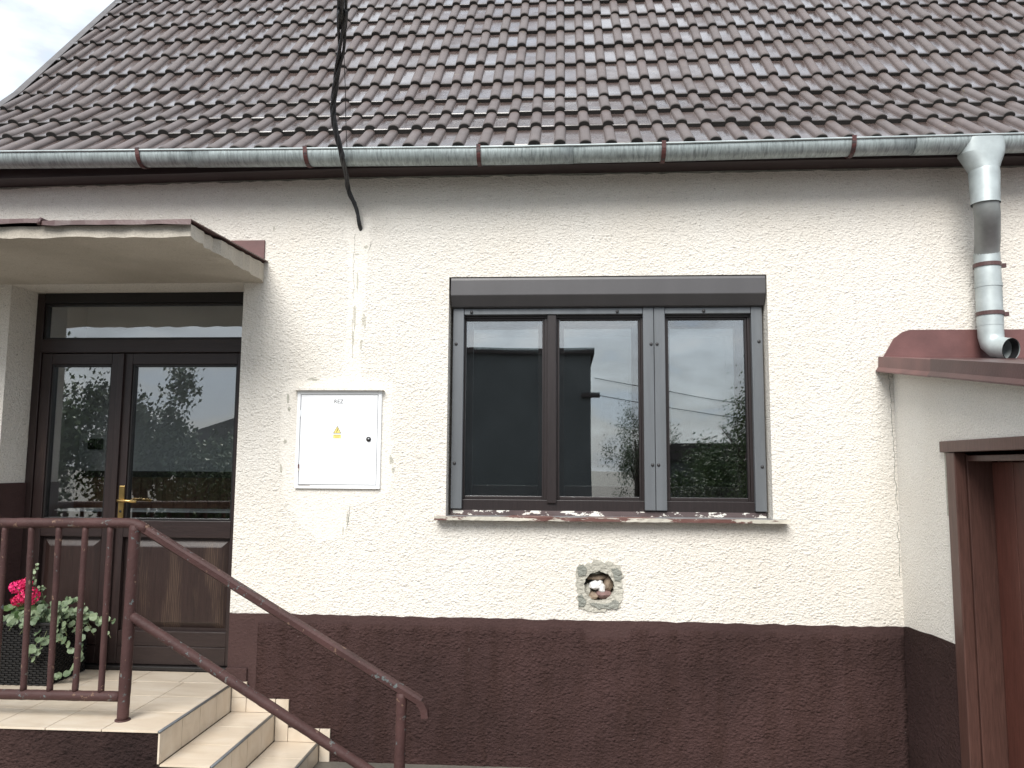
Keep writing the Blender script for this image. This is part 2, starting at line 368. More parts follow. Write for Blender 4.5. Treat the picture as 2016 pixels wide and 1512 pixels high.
def blob(pts, step, amp, seed):
    rnd = random.Random(seed); out = []
    for a, b in zip(pts, pts[1:] + pts[:1]): out += rag(a, b, step, amp, rnd)
    return out
def thing(name, label, cat, loc=(0, 0, 0), group=None):
    o = bpy.data.objects.new(name, None); COL.objects.link(o); o.location = loc; o.empty_display_size = 0.1
    o['label'] = label; o['category'] = cat
    if group: o['group'] = group
    return o
def tag(o, label, cat, group=None):
    o['label'] = label; o['category'] = cat
    if group: o['group'] = group
    return o
def rect_cells(xs, zs, holes):
    out = []
    for a, b in zip(xs, xs[1:]):
        for c, d in zip(zs, zs[1:]):
            mx_, mz = (a + b) / 2, (c + d) / 2
            if any(h[0] < mx_ < h[1] and h[2] < mz < h[3] for h in holes): continue
            out.append((a, b, c, d))
    return out

# ------------------------------------------------------------------ ground
g = mesh('ground', [(-300, -300, 0), (300, -300, 0), (300, 300, 0), (-300, 300, 0)], [(0, 1, 2, 3)], 'ground'); g['kind'] = 'structure'
g = mesh('road', [(-80, -11.5, 0.004), (80, -11.5, 0.004), (80, -6.2, 0.004), (-80, -6.2, 0.004)], [(0, 1, 2, 3)], 'road'); g['kind'] = 'structure'

# ------------------------------------------------------------------ house
house = thing('house', 'cream roughcast house with brown tiled roof, brown plinth and grey shuttered window', 'house', (0, 0, 0))
WX0, WX1, WTOP = -4.20, 6.0, 3.76
DOOR = (-3.74, -2.12, 0.45, 3.035)
WIN = (-0.74, 1.305, 1.50, 3.06)
WIN2 = (2.90, 4.0, 2.74, 3.04)
HOLE = (0.12, 0.34, 0.976, 1.196)
holes = [(DOOR[0], DOOR[1], 0, DOOR[3]), WIN, WIN2, HOLE]
xs = sorted({WX0, WX1, *[h[i] for h in holes for i in (0, 1)]}); zs = sorted({0.0, WTOP, *[h[i] for h in holes for i in (2, 3)]})
v, f = [], []
def quad(p): 
    f.append(tuple(range(len(v), len(v) + 4))); v.extend(p)
for a, b, c, d in rect_cells(xs, zs, holes): quad([(a, 0, c), (b, 0, c), (b, 0, d), (a, 0, d)])
T = 0.42
for hx0, hx1, hz0, hz1 in holes[:3]:
    quad([(hx0, 0, hz0), (hx0, 0, hz1), (hx0, T, hz1), (hx0, T, hz0)])
    quad([(hx1, 0, hz0), (hx1, T, hz0), (hx1, T, hz1), (hx1, 0, hz1)])
    quad([(hx0, 0, hz1), (hx1, 0, hz1), (hx1, T, hz1), (hx0, T, hz1)])
    if hz0 > 0: quad([(hx0, 0, hz0), (hx0, T, hz0), (hx1, T, hz0), (hx1, 0, hz0)])
HALL_LIGHT_GAP = (0.50, 0.98, 1.6, 2.8)  # unseen gable opening, added to brighten the hallway
for a, b, c, d in rect_cells([0, .50, .98, 8], [0, 1.6, 2.8, WTOP], [HALL_LIGHT_GAP]): quad([(WX0, a, c), (WX0, a, d), (WX0, b, d), (WX0, b, c)])
quad([(WX1, 0, 0), (WX1, 8, 0), (WX1, 8, WTOP), (WX1, 0, WTOP)])
quad([(WX0, 8, 0), (WX0, 8, WTOP), (WX1, 8, WTOP), (WX1, 8, 0)])
mesh('wall', v, f, 'plaster', house)

# plinth
plinth = mesh('plinth', [(0, 0, -0.5)] * 3, [(0, 1, 2)], 'plinth', house)   # replaced below by its pieces
bpy.data.objects.remove(plinth)
rnd = random.Random(3)
top = rag((-2.118, 0.884), (2.065, 0.876), 0.05, 0.0045, rnd) + [(2.063, 0.876)]
plinth = prism('plinth', [(-2.118, 0.0)] + top + [(2.063, 0.0)], -0.006, 0.05, 'plinth_smooth', house)
def rough_panel(x0, x1, z1, seed):
    r2 = random.Random(seed); t = rag((x0, z1), (x1, z1 - 0.002), 0.03, 0.004, r2) + [(x1, z1)]; t = [(x, z - (0.05 if 0.13 < x < 0.40 else 0)) for x, z in t]
    # dense grid, pushed in and out a little so the face is not flat
    bm = bmesh.new(); n = len(t); rows = 24
    gr = []
    for j in range(rows + 1):
        row = []
        for i, (x, z) in enumerate(t):
            zz = z * j / rows
            bl = min(1, min(x - x0, (x1 - x) + .1) / .22); row.append(bm.verts.new((x, -0.0075 - 0.009 * bl + r2.uniform(-0.003, 0.003) * bl, zz)))
        gr.append(row)
    for j in range(rows):
        for i in range(n - 1): bm.faces.new((gr[j][i], gr[j][i + 1], gr[j + 1][i + 1], gr[j + 1][i]))
    back = [bm.verts.new((x, 0.0, z)) for x, z in t]
    for i in range(n - 1): bm.faces.new((gr[rows][i], gr[rows][i + 1], back[i + 1], back[i]))
    for c in (0, -1):
        for j in range(rows):
            a, b = gr[j][c], gr[j + 1][c]
            p = bm.verts.new((a.co.x, 0, a.co.z)); q = bm.verts.new((b.co.x, 0, b.co.z)); bm.faces.new((a, b, q, p))
    return from_bm('rough_render', bm, 'plinth', plinth, True)
rough_panel(-1.93, 2.056, 0.833, 1)
# brown painted zone left of the door and on the left reveal
prism('plinth', [(WX0, 0), (WX0, 1.70)] + rag((WX0, 1.70), (-3.742, 1.695), 0.06, 0.004, rnd) + [(-3.742, 1.695), (-3.742, 0)], -0.006, 0.02, 'plinth_smooth', house)
box('plinth', -3.741, -3.728, -0.005, 0.27, 0.45, 1.692, 'plinth_smooth', house, 0.002)
box('plinth_block', -2.125, -1.985, -0.024, 0.06, 0.450, 0.548, 'plinth_smooth', house, 0.008)

# smooth repair patches and crumbled spots
def patch(pts, seed, mat='plaster_smooth', y=-0.0008, step=0.03, amp=0.012):
    return prism('plaster_patch', blob(pts, step, amp, seed), y, 0.01, mat, house)
patch([(-1.44, 3.47), (-1.27, 3.47), (-1.29, 3.05), (-1.33, 2.6), (-1.30, 2.36), (-1.45, 2.36), (-1.42, 2.62), (-1.41, 3.0)], 5)
patch([(-1.83, 2.30), (-1.80, 2.37), (-1.45, 2.40), (-1.10, 2.36), (-1.10, 1.98), (-1.08, 1.72), (-1.13, 1.62), (-1.36, 1.56), (-1.39, 1.36), (-1.55, 1.33), (-1.68, 1.45), (-1.80, 1.62), (-1.83, 1.9)], 6, y=-0.0012)
rnd = random.Random(11)
for (cx, cz, w, h) in [(-1.365, 2.80, .012, .10), (-1.30, 2.78, .016, .06), (-1.37, 2.66, .010, .07), (-1.315, 2.62, .010, .05), (-1.352, 3.03, .007, .09), (-1.30, 3.27, .02, .012), (-1.36, 3.22, .03, .006),
                       (-1.62, 2.385, .05, .010), (-1.79, 2.26, .010, .035), (-1.78, 2.19, .012, .018), (-1.80, 1.98, .012, .02), (-1.82, 1.80, .010, .035), (-1.10, 1.86, .016, .05), (-1.085, 1.80, .010, .03), (-1.375, 1.49, .006, .05), (-1.40, 1.40, .005, .04), (-1.63, 3.08, .007, .007), (-1.93, 3.40, .006, .02)]:
    pts = [(cx + math.cos(a) * w * rnd.uniform(.5, 1.1), cz + math.sin(a) * h * rnd.uniform(.4, 1.1)) for a in [k * math.pi / 5 for k in range(10)]]
    prism('crumbled_spot', pts, -0.0018, 0.01, 'cement_pale', house)

def crack(pts, w, seed, mat='cement', y=-0.0016):
    rr = random.Random(seed); left, right = [], []
    for a, b in zip(pts, pts[1:]): 
        for (x, z) in rag(a, b, 0.022, 0.006, rr):
            ww = w * rr.uniform(.3, 1.2); left.append((x - ww, z)); right.append((x + ww, z + rr.uniform(-.001, .001)))
    return prism('hairline_crack', left + right[::-1], y, 0.004, mat, house)
crack([(2.038, 2.42), (2.046, 2.2), (2.050, 1.9), (2.052, 1.55)], .0014, 1)
crack([(2.050, 1.50), (2.056, 1.3), (2.054, 1.15)], .0015, 2)
crack([(-1.375, 3.36), (-1.38, 3.1), (-1.372, 2.9)], .0012, 3); crack([(-1.376, 2.78), (-1.37, 2.62), (-1.374, 2.50)], .0015, 4)
crack([(-1.36, 1.57), (-1.375, 1.44), (-1.39, 1.38)], .0016, 5)
crack([(-1.265, 3.29), (-1.285, 3.22)], .002, 7)
# round hole with rubble
hole = thing('x', 'x', 'x'); bpy.data.objects.remove(hole)
bm = bmesh.new(); cx, cz, n = 0.231, 1.086, 40
rnd = random.Random(21)
outer = blob([(0.09, 1.20), (0.16, 1.235), (0.24, 1.245), (0.31, 1.235), (0.375, 1.20), (0.37, 1.09), (0.365, 0.965), (0.24, 0.935), (0.10, 0.955), (0.095, 1.08)], 0.02, 0.013, 22)
ring_o, ring_i, ring_b = [], [], []
for k in range(n):
    a = 2 * math.pi * k / n
    best = min(outer, key=lambda p: abs(math.atan2(math.sin(math.atan2(p[1] - cz, p[0] - cx) - a), math.cos(math.atan2(p[1] - cz, p[0] - cx) - a))))
    ring_o.append(bm.verts.new((best[0], -0.008 + rnd.uniform(-.002, .002), best[1])))
    r = 0.093 * rnd.uniform(.96, 1.05)
    ring_i.append(bm.verts.new((cx + math.cos(a) * r, -0.006 + rnd.uniform(-.003, .003), cz + math.sin(a) * r)))
    ring_b.append(bm.verts.new((cx + math.cos(a) * r * .97, 0.22, cz + math.sin(a) * r * .97)))
for k in range(n):
    j = (k + 1) % n
    bm.faces.new((ring_o[k], ring_o[j], ring_i[j], ring_i[k])); bm.faces.new((ring_i[k], ring_i[j], ring_b[j], ring_b[k]))
bm.faces.new(ring_b)
back = [bm.verts.new((q.co.x, 0.012, q.co.z)) for q in ring_o]
for k in range(n): bm.faces.new((ring_o[k], ring_o[(k + 1) % n], back[(k + 1) % n], back[k]))
wall_hole = from_bm('wall_hole', bm, 'cement_pale', house); wall_hole['label'] = 'round hole in the wall ringed with raw cement'
def lump(name, c, s, mat, parent, seed, sub=2):
    rr = random.Random(seed); bm = bmesh.new(); bmesh.ops.create_icosphere(bm, subdivisions=sub, radius=1)
    for q in bm.verts: q.co = Vector((c[0] + q.co.x * s[0] * rr.uniform(.78, 1.12), c[1] + q.co.y * s[1] * rr.uniform(.8, 1.1), c[2] + q.co.z * s[2] * rr.uniform(.78, 1.12)))
    return from_bm(name, bm, mat, parent)
lump('rubble_stone', (0.262, 0.075, 1.030), (.060, .05, .030), 'stone_red', wall_hole, 1)
lump('rubble_stone', (0.190, 0.080, 1.018), (.050, .05, .026), 'stone_brown', wall_hole, 15)
lump('rubble_stone', (0.215, 0.085, 1.135), (.085, .05, .020), 'stone_brown', wall_hole, 2)
lump('rubble_stone', (0.292, 0.080, 1.095), (.032, .05, .055), 'stone_brown', wall_hole, 3)
lump('rubble_stone', (0.158, 0.070, 1.050), (.028, .04, .050), 'cement_pale', wall_hole, 4)
lump('rubble_stone', (0.190, 0.055, 1.168), (.060, .05, .014), 'cement', wall_hole, 8)
for i, (x, z, sx_, sz_) in enumerate([(0.208, 1.088, .050, .036), (0.250, 1.070, .026, .040), (0.238, 1.100, .022, .022)]):
    lump('foam_piece', (x, 0.055, z), (sx_, .03, sz_), 'foam', wall_hole, 60 + i, 1)
def cement_spot(pts, seed): prism('cement_smear', blob(pts, .012, .004, seed), -0.0135, 0.0, 'cement', wall_hole)
cement_spot([(0.095, 1.205), (0.13, 1.222), (0.152, 1.20), (0.145, 1.16), (0.10, 1.15)], 41)
cement_spot([(0.305, 1.195), (0.34, 1.205), (0.368, 1.18), (0.362, 1.12), (0.325, 1.125)], 42)
cement_spot([(0.098, 1.03), (0.12, 1.04), (0.15, 1.0), (0.135, 0.965), (0.10, 0.965)], 43)
cement_spot([(0.17, 0.985), (0.29, 0.988), (0.33, 1.01), (0.355, 0.99), (0.34, 0.955), (0.22, 0.955)], 44)

# rooms behind the openings
def room(name, x0, x1, y0, y1, z0, z1, mat, opening, side_hole=None):
    v, f = [], []
    def qd(p): f.append(tuple(range(len(v), len(v) + 4))); v.extend(p)
    ox0, ox1, oz0, oz1 = opening
    for a, b, c, d in rect_cells(sorted({x0, ox0, ox1, x1}), sorted({z0, oz0, oz1, z1}), [opening]): qd([(a, y0, c), (a, y0, d), (b, y0, d), (b, y0, c)])
    qd([(x0, y1, z0), (x1, y1, z0), (x1, y1, z1), (x0, y1, z1)])
    if side_hole:
        for a, b, c, d in rect_cells(sorted({y0, side_hole[0], side_hole[1], y1}), sorted({z0, side_hole[2], side_hole[3], z1}), [side_hole]): qd([(x0, a, c), (x0, b, c), (x0, b, d), (x0, a, d)])
    else: qd([(x0, y0, z0), (x0, y1, z0), (x0, y1, z1), (x0, y0, z1)])
    qd([(x1, y0, z0), (x1, y0, z1), (x1, y1, z1), (x1, y1, z0)])
    qd([(x0, y0, z1), (x0, y1, z1), (x1, y1, z1), (x1, y0, z1)])
    qd([(x0, y0, z0), (x1, y0, z0), (x1, y1, z0), (x0, y1, z0)])
    return mesh(name, v, f, mat, house)
hall = room('hallway', -4.15, -1.6, 0.43, 1.50, 0.43, 3.2, 'interior', (-3.74, -2.12, 0.45, 3.03), side_hole=(0.50, 0.98, 1.6, 2.8))  # its side opening is added only to let daylight in
for i in range(26):
    a = -4.14 + i * 0.0975
    box('wainscot_board', a, a + 0.0945, 1.460, 1.49, 0.44, 1.715, 'wainscot', hall, 0.003)
box('wainscot_rail', -4.14, -1.61, 1.445, 1.49, 1.716, 1.765, 'wood', hall, 0.003)
box('bench_top', -4.10, -2.4, 1.15, 1.444, 1.44, 1.455, 'interior', hall, 0.004)
for x0 in (-4.062, -3.992): box('socket_plate', x0, x0 + 0.062, 1.475, 1.498, 1.945, 2.04, 'black', hall, 0.012)
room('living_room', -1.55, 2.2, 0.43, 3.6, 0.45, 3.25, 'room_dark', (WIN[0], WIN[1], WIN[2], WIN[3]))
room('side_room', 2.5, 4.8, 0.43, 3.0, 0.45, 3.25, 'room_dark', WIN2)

# ------------------------------------------------------------------ window
win = thing('window', 'three-pane brown wooden window under a grey roller shutter box', 'w'); del win['category']; win.parent = house
X0, X1 = -0.725, 1.292
def wpart(name, *a, **k): return box(name, *a, parent=win, **k)
# shutter box with chamfered front: profile in Y,Z
prof = [(0.30, 3.055), (0.004, 3.055), (-0.002, 3.04), (-0.002, 2.938), (0.055, 2.872), (0.12, 2.865), (0.30, 2.865)]
v = [(X0 - 0.004, y, z) for y, z in prof] + [(X1 + 0.006, y, z) for y, z in prof]; n = len(prof)
bm = bmesh.new(); vv = [bm.verts.new(p) for p in v]
bm.faces.new(vv[:n]); bm.faces.new(vv[n:][::-1])
for i in range(n): bm.faces.new((vv[i], vv[(i + 1) % n], vv[n + (i + 1) % n], vv[n + i]))
bmesh.ops.bevel(bm, geom=bm.edges[:], offset=0.003, segments=1, affect='EDGES')
from_bm('shutter_box', bm, 'shutter', win)
def rail_bar(xa, xb, z0=1.553, z1=2.868):
    o = box('guide_rail', xa, xb, 0.085, 0.125, z0, z1, 'grey_alu', win, 0.004)
    return o
rail_bar(-0.722, -0.650); rail_bar(0.527, 0.5955); rail_bar(0.5985, 0.668); rail_bar(1.222, 1.292)
for x, z in [(-0.70, 2.63), (-0.70, 1.845), (0.578, 2.625), (0.616, 2.625), (0.578, 1.842), (0.616, 1.842), (1.268, 2.64), (1.268, 1.835), (-0.60, 2.842), (0.36, 2.842), (0.92, 2.842)]:
    bm = bmesh.new(); bmesh.ops.create_uvsphere(bm, u_segments=10, v_segments=6, radius=0.011)
    for q in bm.verts: q.co = Vector((x + q.co.x, 0.083 + q.co.y * .6, z + q.co.z))
    from_bm('screw', bm, 'dark_alu', win, True)
for xa, xb in ((-0.648, 0.525), (0.670, 1.220)): box('head_rail', xa, xb, 0.088, 0.14, 2.826, 2.866, 'dark_alu' if False else 'grey_alu', win, 0.004)
# wooden frame (built of separate members)
FY0, FY1 = 0.128, 0.20
box('frame_top', X0, X1, FY0, FY1, 2.808, 2.90, 'wood_window', win)
box('frame_bottom', X0, X1, FY0 - 0.012, FY1, 1.530, 1.612, 'wood_window', win)
box('frame_lip', X0, X1, FY0 - 0.02, FY0 - 0.0125, 1.512, 1.543, 'white_flakes', win, 0.001)
for xa, xb in ((X0, -0.655), (-0.118, -0.032), (0.515, 0.682), (1.205, X1)): box('frame_post', xa, xb, FY0, FY1, 1.614, 2.806, 'wood_window', win)
box('mullion', -0.098, -0.038, FY0 - 0.03, FY0 - 0.001, 1.592, 2.826, 'wood_window', win, 0.006)
panes = [(-0.655, -0.118), (-0.032, 0.515), (0.682, 1.205)]
for xa, xb in panes:
    for a, b, c, d in ((xa, xa + 0.014, 1.612, 2.808), (xb - 0.014, xb, 1.612, 2.808), (xa + .015, xb - .015, 1.612, 1.634), (xa + .015, xb - .015, 2.796, 2.808)):
        box('glazing_bead', a, b, 0.140, 0.172, c, d, 'wood_window', win, 0.003)
    box('pane', xa + 0.012, xb - 0.012, 0.160, 0.164, 1.620, 2.800, 'glass', win, 0)
    # inner casement of the double window
    box('inner_frame', xa - 0.005, xa + 0.045, 0.30, 0.34, 1.60, 2.82, 'wood_window', win); box('inner_frame', xb - 0.045, xb + 0.005, 0.30, 0.34, 1.60, 2.82, 'wood_window', win)
    box('inner_frame', xa + 0.046, xb - 0.046, 0.30, 0.34, 1.60, 1.70, 'wood_window', win); box('inner_frame', xa + 0.046, xb - 0.046, 0.30, 0.34, 2.775, 2.82, 'wood_window', win)
    box('inner_pane', xa + 0.04, xb - 0.04, 0.318, 0.322, 1.69, 2.78, 'glass', win, 0)
# sill
sill = box('sill', -0.80, 1.385, -0.075, 0.13, 1.498, 1.512, 'sill_top', win, 0.003)
rnd = random.Random(9)
bm = bmesh.new(); N = 70; rows = []
for i in range(N + 1):
    x = -0.80 + 2.185 * i / N
    rows.append([bm.verts.new((x, -0.084 + rnd.uniform(-.002, .002), 1.491 + rnd.uniform(-.0015, .0015))), bm.verts.new((x, -0.084 + rnd.uniform(-.002, .002), 1.513)), bm.verts.new((x, -0.0755, 1.5135)), bm.verts.new((x, -0.0755, 1.491))])
for a, b in zip(rows, rows[1:]):
    for k in range(4): bm.faces.new((a[k], a[(k + 1) % 4], b[(k + 1) % 4], b[k]))
bm.faces.new(rows[0]); bm.faces.new(rows[-1][::-1])
from_bm('sill_nosing', bm, 'sill_front', win)
# high narrow window over the lean-to
win2 = thing('window', 'narrow high window with grey shutter box above the lean-to', 'w'); del win2['category']; win2.parent = house
box('shutter_box', 2.905, 3.995, -0.002, 0.2, 2.90, 3.035, 'shutter', win2, 0.004)
box('guide_rail', 2.91, 2.97, 0.085, 0.125, 2.745, 2.898, 'grey_alu', win2); box('guide_rail', 3.93, 3.99, 0.085, 0.125, 2.745, 2.898, 'grey_alu', win2)
box('pane', 2.972, 3.928, 0.16, 0.164, 2.745, 2.898, 'glass', win2, 0)

# ------------------------------------------------------------------ entrance door
door = thing('door', 'brown wooden double entrance door with glazed uppers and transom', 'd'); del door['category']; door.parent = house
DY = 0.27
def dp(name, xa, xb, za, zb, ya=DY, yb=0.35, mat='wood', bev=0.004): return box(name, xa, xb, ya, yb, za, zb, mat, door, bev)
dp('frame_post', -3.745, -3.685, 0.455, 3.03, mat='wood'); dp('frame_post', -2.180, -2.118, 0.455, 3.03)
dp('frame_head', -3.684, -2.181, 2.962, 3.034, mat='wood_dark')
dp('transom_bar', -3.684, -2.181, 2.605, 2.700, ya=DY - 0.006, mat='wood_h')
for a, b, c, d in ((-3.684, -3.668, 2.70, 2.962), (-2.197, -2.181, 2.70, 2.962), (-3.667, -2.198, 2.945, 2.962), (-3.667, -2.198, 2.70, 2.715)): dp('glazing_bead', a, b, c, d, 0.282, 0.33, 'wood_dark', 0.003)
dp('transom_pane', -3.67, -2.195, 2.712, 2.948, 0.305, 0.309, 'glass_door', 0)
dp('threshold', -3.684, -2.181, 0.448, 0.478, DY - 0.03, 0.36, 'wood_dark', 0.006)
def leaf(xa, xb, seam_left):
    sl, sr = (0.072, 0.072)
    z0, z1 = 0.482, 2.600
    gz0, gz1 = 1.440, 2.522
    y0 = DY + 0.008
    dp('stile', xa, xa + sl, z0, z1, y0); dp('stile', xb - sr, xb, z0, z1, y0)
    dp('top_rail', xa + sl + .001, xb - sr - .001, gz1, z1, y0, mat='wood_h'); dp('lock_rail', xa + sl + .001, xb - sr - .001, 1.325, gz0, y0, mat='wood_h')
    dp('bottom_rail', xa + sl + .001, xb - sr - .001, z0, 0.60, y0, mat='wood_h'); dp('bottom_rail', xa + sl + .001, xb - sr - .001, 0.602, 0.70, y0 + 0.004, mat='wood_h')
    gx0, gx1 = xa + sl, xb - sr
    for a, b, c, d in ((gx0, gx0 + .014, gz0, gz1), (gx1 - .014, gx1, gz0, gz1), (gx0 + .015, gx1 - .015, gz0, gz0 + .014), (gx0 + .015, gx1 - .015, gz1 - .014, gz1)): dp('glazing_bead', a, b, c, d, y0 + .010, 0.335, 'wood_dark', 0.003)
    dp('pane', gx0 + .012, gx1 - .012, gz0 + .012, gz1 - .012, 0.312, 0.316, 'glass_door', 0)
    # recessed field with a raised fielded panel
    dp('panel_back', gx0, gx1, 0.70, 1.325, 0.315, 0.33, 'wood', 0.001)
    pw = gx1 - gx0
    # raised panel: bevelled pyramid frustum
    bm = bmesh.new(); o = [(gx0 + .022, .722), (gx1 - .022, .722), (gx1 - .022, 1.303), (gx0 + .022, 1.303)]; i_ = [(gx0 + .062, .762), (gx1 - .062, .762), (gx1 - .062, 1.263), (gx0 + .062, 1.263)]
    A = [bm.verts.new((x, 0.314, z)) for x, z in o]; B = [bm.verts.new((x, 0.292, z)) for x, z in i_]
    for k in range(4): bm.faces.new((A[k], A[(k + 1) % 4], B[(k + 1) % 4], B[k]))
    bm.faces.new(B); bmesh.ops.bevel(bm, geom=[e for e in bm.edges if e.verts[0] in B and e.verts[1] in B], offset=.004, segments=1, affect='EDGES')
    from_bm('panel', bm, 'wood_panel', door)
leaf(-3.680, -3.094, False); leaf(-3.088, -2.186, True)
dp('astragal', -3.112, -3.070, 0.484, 2.598, DY - 0.012, DY + 0.0075, 'wood', 0.006)
hp = dp('handle_plate', -3.056, -3.018, 1.455, 1.675, DY - 0.002, DY + 0.012, 'brass', 0.004)
tube('handle', [(-3.037, DY, 1.575), (-3.037, DY - 0.045, 1.575), (-3.02, DY - 0.058, 1.575), (-2.96, DY - 0.06, 1.574), (-2.90, DY - 0.055, 1.570)], [.010, .010, .011, .010, .009], 'brass', door, 12)
tube('keyhole', [(-3.037, DY - .004, 1.50), (-3.037, DY - .001, 1.50)], .009, 'black', door, 10)

# ------------------------------------------------------------------ canopy over the door
canopy = thing('canopy', 'concrete canopy slab with red sheet edging over the entrance door', 'c'); del canopy['category']; canopy.parent = house
rnd = random.Random(5)
bm = bmesh.new(); NX, NY = 44, 20
def slab(i, j):
    x = -4.75 + (4.75 - 1.975) * i / NX + (0.0 if i < NX else 0.03 * 0); y = -1.05 * (1 - j / NY)
    return x, y
bot, topv = [], []
for i in range(NX + 1):
    rb, rt_ = [], []
    for j in range(NY + 1):
        x, y = slab(i, j); ed = (i in (0, NX)) or j == 0
        if i == NX: x += rnd.uniform(-.012, .006) - (0.02 if 3 < j < 7 else 0)
        dz = rnd.uniform(-.006, .008) if ed else rnd.uniform(-.002, .002)
        yy = y + (rnd.uniform(-.004, .006) if j == 0 else 0)
        rb.append(bm.verts.new((x, yy, 3.035 + dz))); rt_.append(bm.verts.new((x, yy, 3.160 + y * 0.055)))
    bot.append(rb); topv.append(rt_)
for i in range(NX):
    for j in range(NY):
        bm.faces.new((bot[i][j], bot[i][j + 1], bot[i + 1][j + 1], bot[i + 1][j])); bm.faces.new((topv[i][j], topv[i + 1][j], topv[i + 1][j + 1], topv[i][j + 1]))
    bm.faces.new((bot[i][0], bot[i + 1][0], topv[i + 1][0], topv[i][0])); bm.faces.new((bot[i][NY], topv[i][NY], topv[i + 1][NY], bot[i + 1][NY]))
for j in range(NY):
    for i, s in ((0, 1), (NX, -1)): bm.faces.new((bot[i][j], bot[i][j + 1], topv[i][j + 1], topv[i][j])[::s])
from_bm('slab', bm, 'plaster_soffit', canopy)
def edge_strip(xa, xb, z, dz, seed):
    rr = random.Random(seed); bm = bmesh.new(); n = int((xb - xa) / 0.08); rws = []
    for i in range(n + 1):
        x = xa + (xb - xa) * i / n; w = rr.uniform(-.004, .004); y = -1.082 + rr.uniform(-.004, .004)
        pr = [(0.0, z + 0.068), (y, z + 0.012 + dz * i / n), (y - .004, z - 0.016 + w + dz * i / n), (y + .002, z - 0.016 + w + dz * i / n), (y + .006, z + .006 + dz * i / n), (0.0, z + .060)]
        rws.append([bm.verts.new((x, a, b)) for a, b in pr])
    for a, b in zip(rws, rws[1:]):
        for k in range(6): bm.faces.new((a[k], a[(k + 1) % 6], b[(k + 1) % 6], b[k]))
    bm.faces.new(rws[0]); bm.faces.new(rws[-1][::-1])
    return from_bm('edge_sheet', bm, 'brown_metal', canopy)
edge_strip(-4.76, -2.81, 3.120, 0.004, 1); edge_strip(-2.795, -1.962, 3.112, -0.004, 2)
tube('sheet_fold', [(-2.80, -1.09, 3.10), (-2.80, -1.08, 3.134), (-2.80, 0, 3.188)], .009, 'brown_metal', canopy, 6)
box('wall_flashing', -4.75, -1.985, -0.014, 0.002, 3.165, 3.322, 'red_metal', canopy, 0.004)

# ------------------------------------------------------------------ eaves, gutter
EV = [(-4.32, 3.708), (-1.4, 3.742), (6.05, 3.746)]
def ev_z(x):
    for (a, za), (b, zb) in zip(EV, EV[1:]):
        if x <= b: return za + (zb - za) * (x - a) / (b - a)
    return EV[-1][1]
prism('fascia_board', EV + [(6.05, 3.90), (-4.32, 3.90)], -0.175, -0.150, 'fascia', house)
prism('soffit_board', [(x, z + .006) for x, z in EV] + [(x, z + .022) for x, z in EV[::-1]], -0.149, 0.02, 'fascia', house)
rnd = random.Random(17)
prism('mortar_joint', [(x, ev_z(x) - .004 + rnd.uniform(-.006, .005)) for x in [-4.2 + .05 * i for i in range(204)]] + [(6.0, 3.7515), (-1.4, 3.7475), (-4.2, 3.713)], -0.006, 0.01, 'cement', house)
gut = thing('gutter', 'streaked zinc half-round gutter along the eaves', 'g'); del gut['category']; gut.parent = house
RIM = [(-4.42, 3.846), (-3.6, 3.838), (-2.7, 3.830), (-1.6, 3.818), (-0.3, 3.805), (0.7, 3.808), (1.8, 3.818), (3.0, 3.826), (6.1, 3.84)]
def rim_z(x):
    for (a, za), (b, zb) in zip(RIM, RIM[1:]):
        if a <= x <= b: return za + (zb - za) * (x - a) / (b - a)
    return RIM[-1][1]
RIM = [(x, z - 0.013) for x, z in RIM]
GY, GR = -0.278, 0.070
def trough(xa, xb, dr=0.0):
    bm = bmesh.new(); K = 18; n = max(2, int((xb - xa) / 0.15)); rws = []
    for i in range(n + 1):
        x = xa + (xb - xa) * i / n; z = rim_z(x); row = []
        for s in range(2):
            rr = GR + dr - s * 0.004
            pts = [(GY - rr, z + 0.0), ] if False else []
            for k in range(K + 1):
                a = math.pi * k / K
                pts.append((GY - rr * math.cos(a), z - 0.008 - rr * 1.03 * math.sin(a)))
            pts = [(GY - rr, z)] + pts + [(GY + rr, z + 0.02)]
            row += pts if s == 0 else pts[::-1]
        rws.append([bm.verts.new((x, y, zz)) for y, zz in row])
    m_ = len(rws[0])
    for a, b in zip(rws, rws[1:]):
        for k in range(m_): bm.faces.new((a[k], a[(k + 1) % m_], b[(k + 1) % m_], b[k]))
    bm.faces.new(rws[0]); bm.faces.new(rws[-1][::-1])
    o = from_bm('trough', bm, 'zinc', gut, True)
    return o
for xa, xb, dr in ((-4.42, -2.33, 0.0), (-2.35, 0.07, 0.0025), (0.055, 2.13, 0.0), (2.12, 4.3, 0.0025), (4.28, 6.1, 0.0)): trough(xa, xb, dr)
tube('rolled_rim', [(x, GY - GR - 0.004, z + 0.002) for x, z in RIM], 0.007, 'zinc_plain', gut, 8)
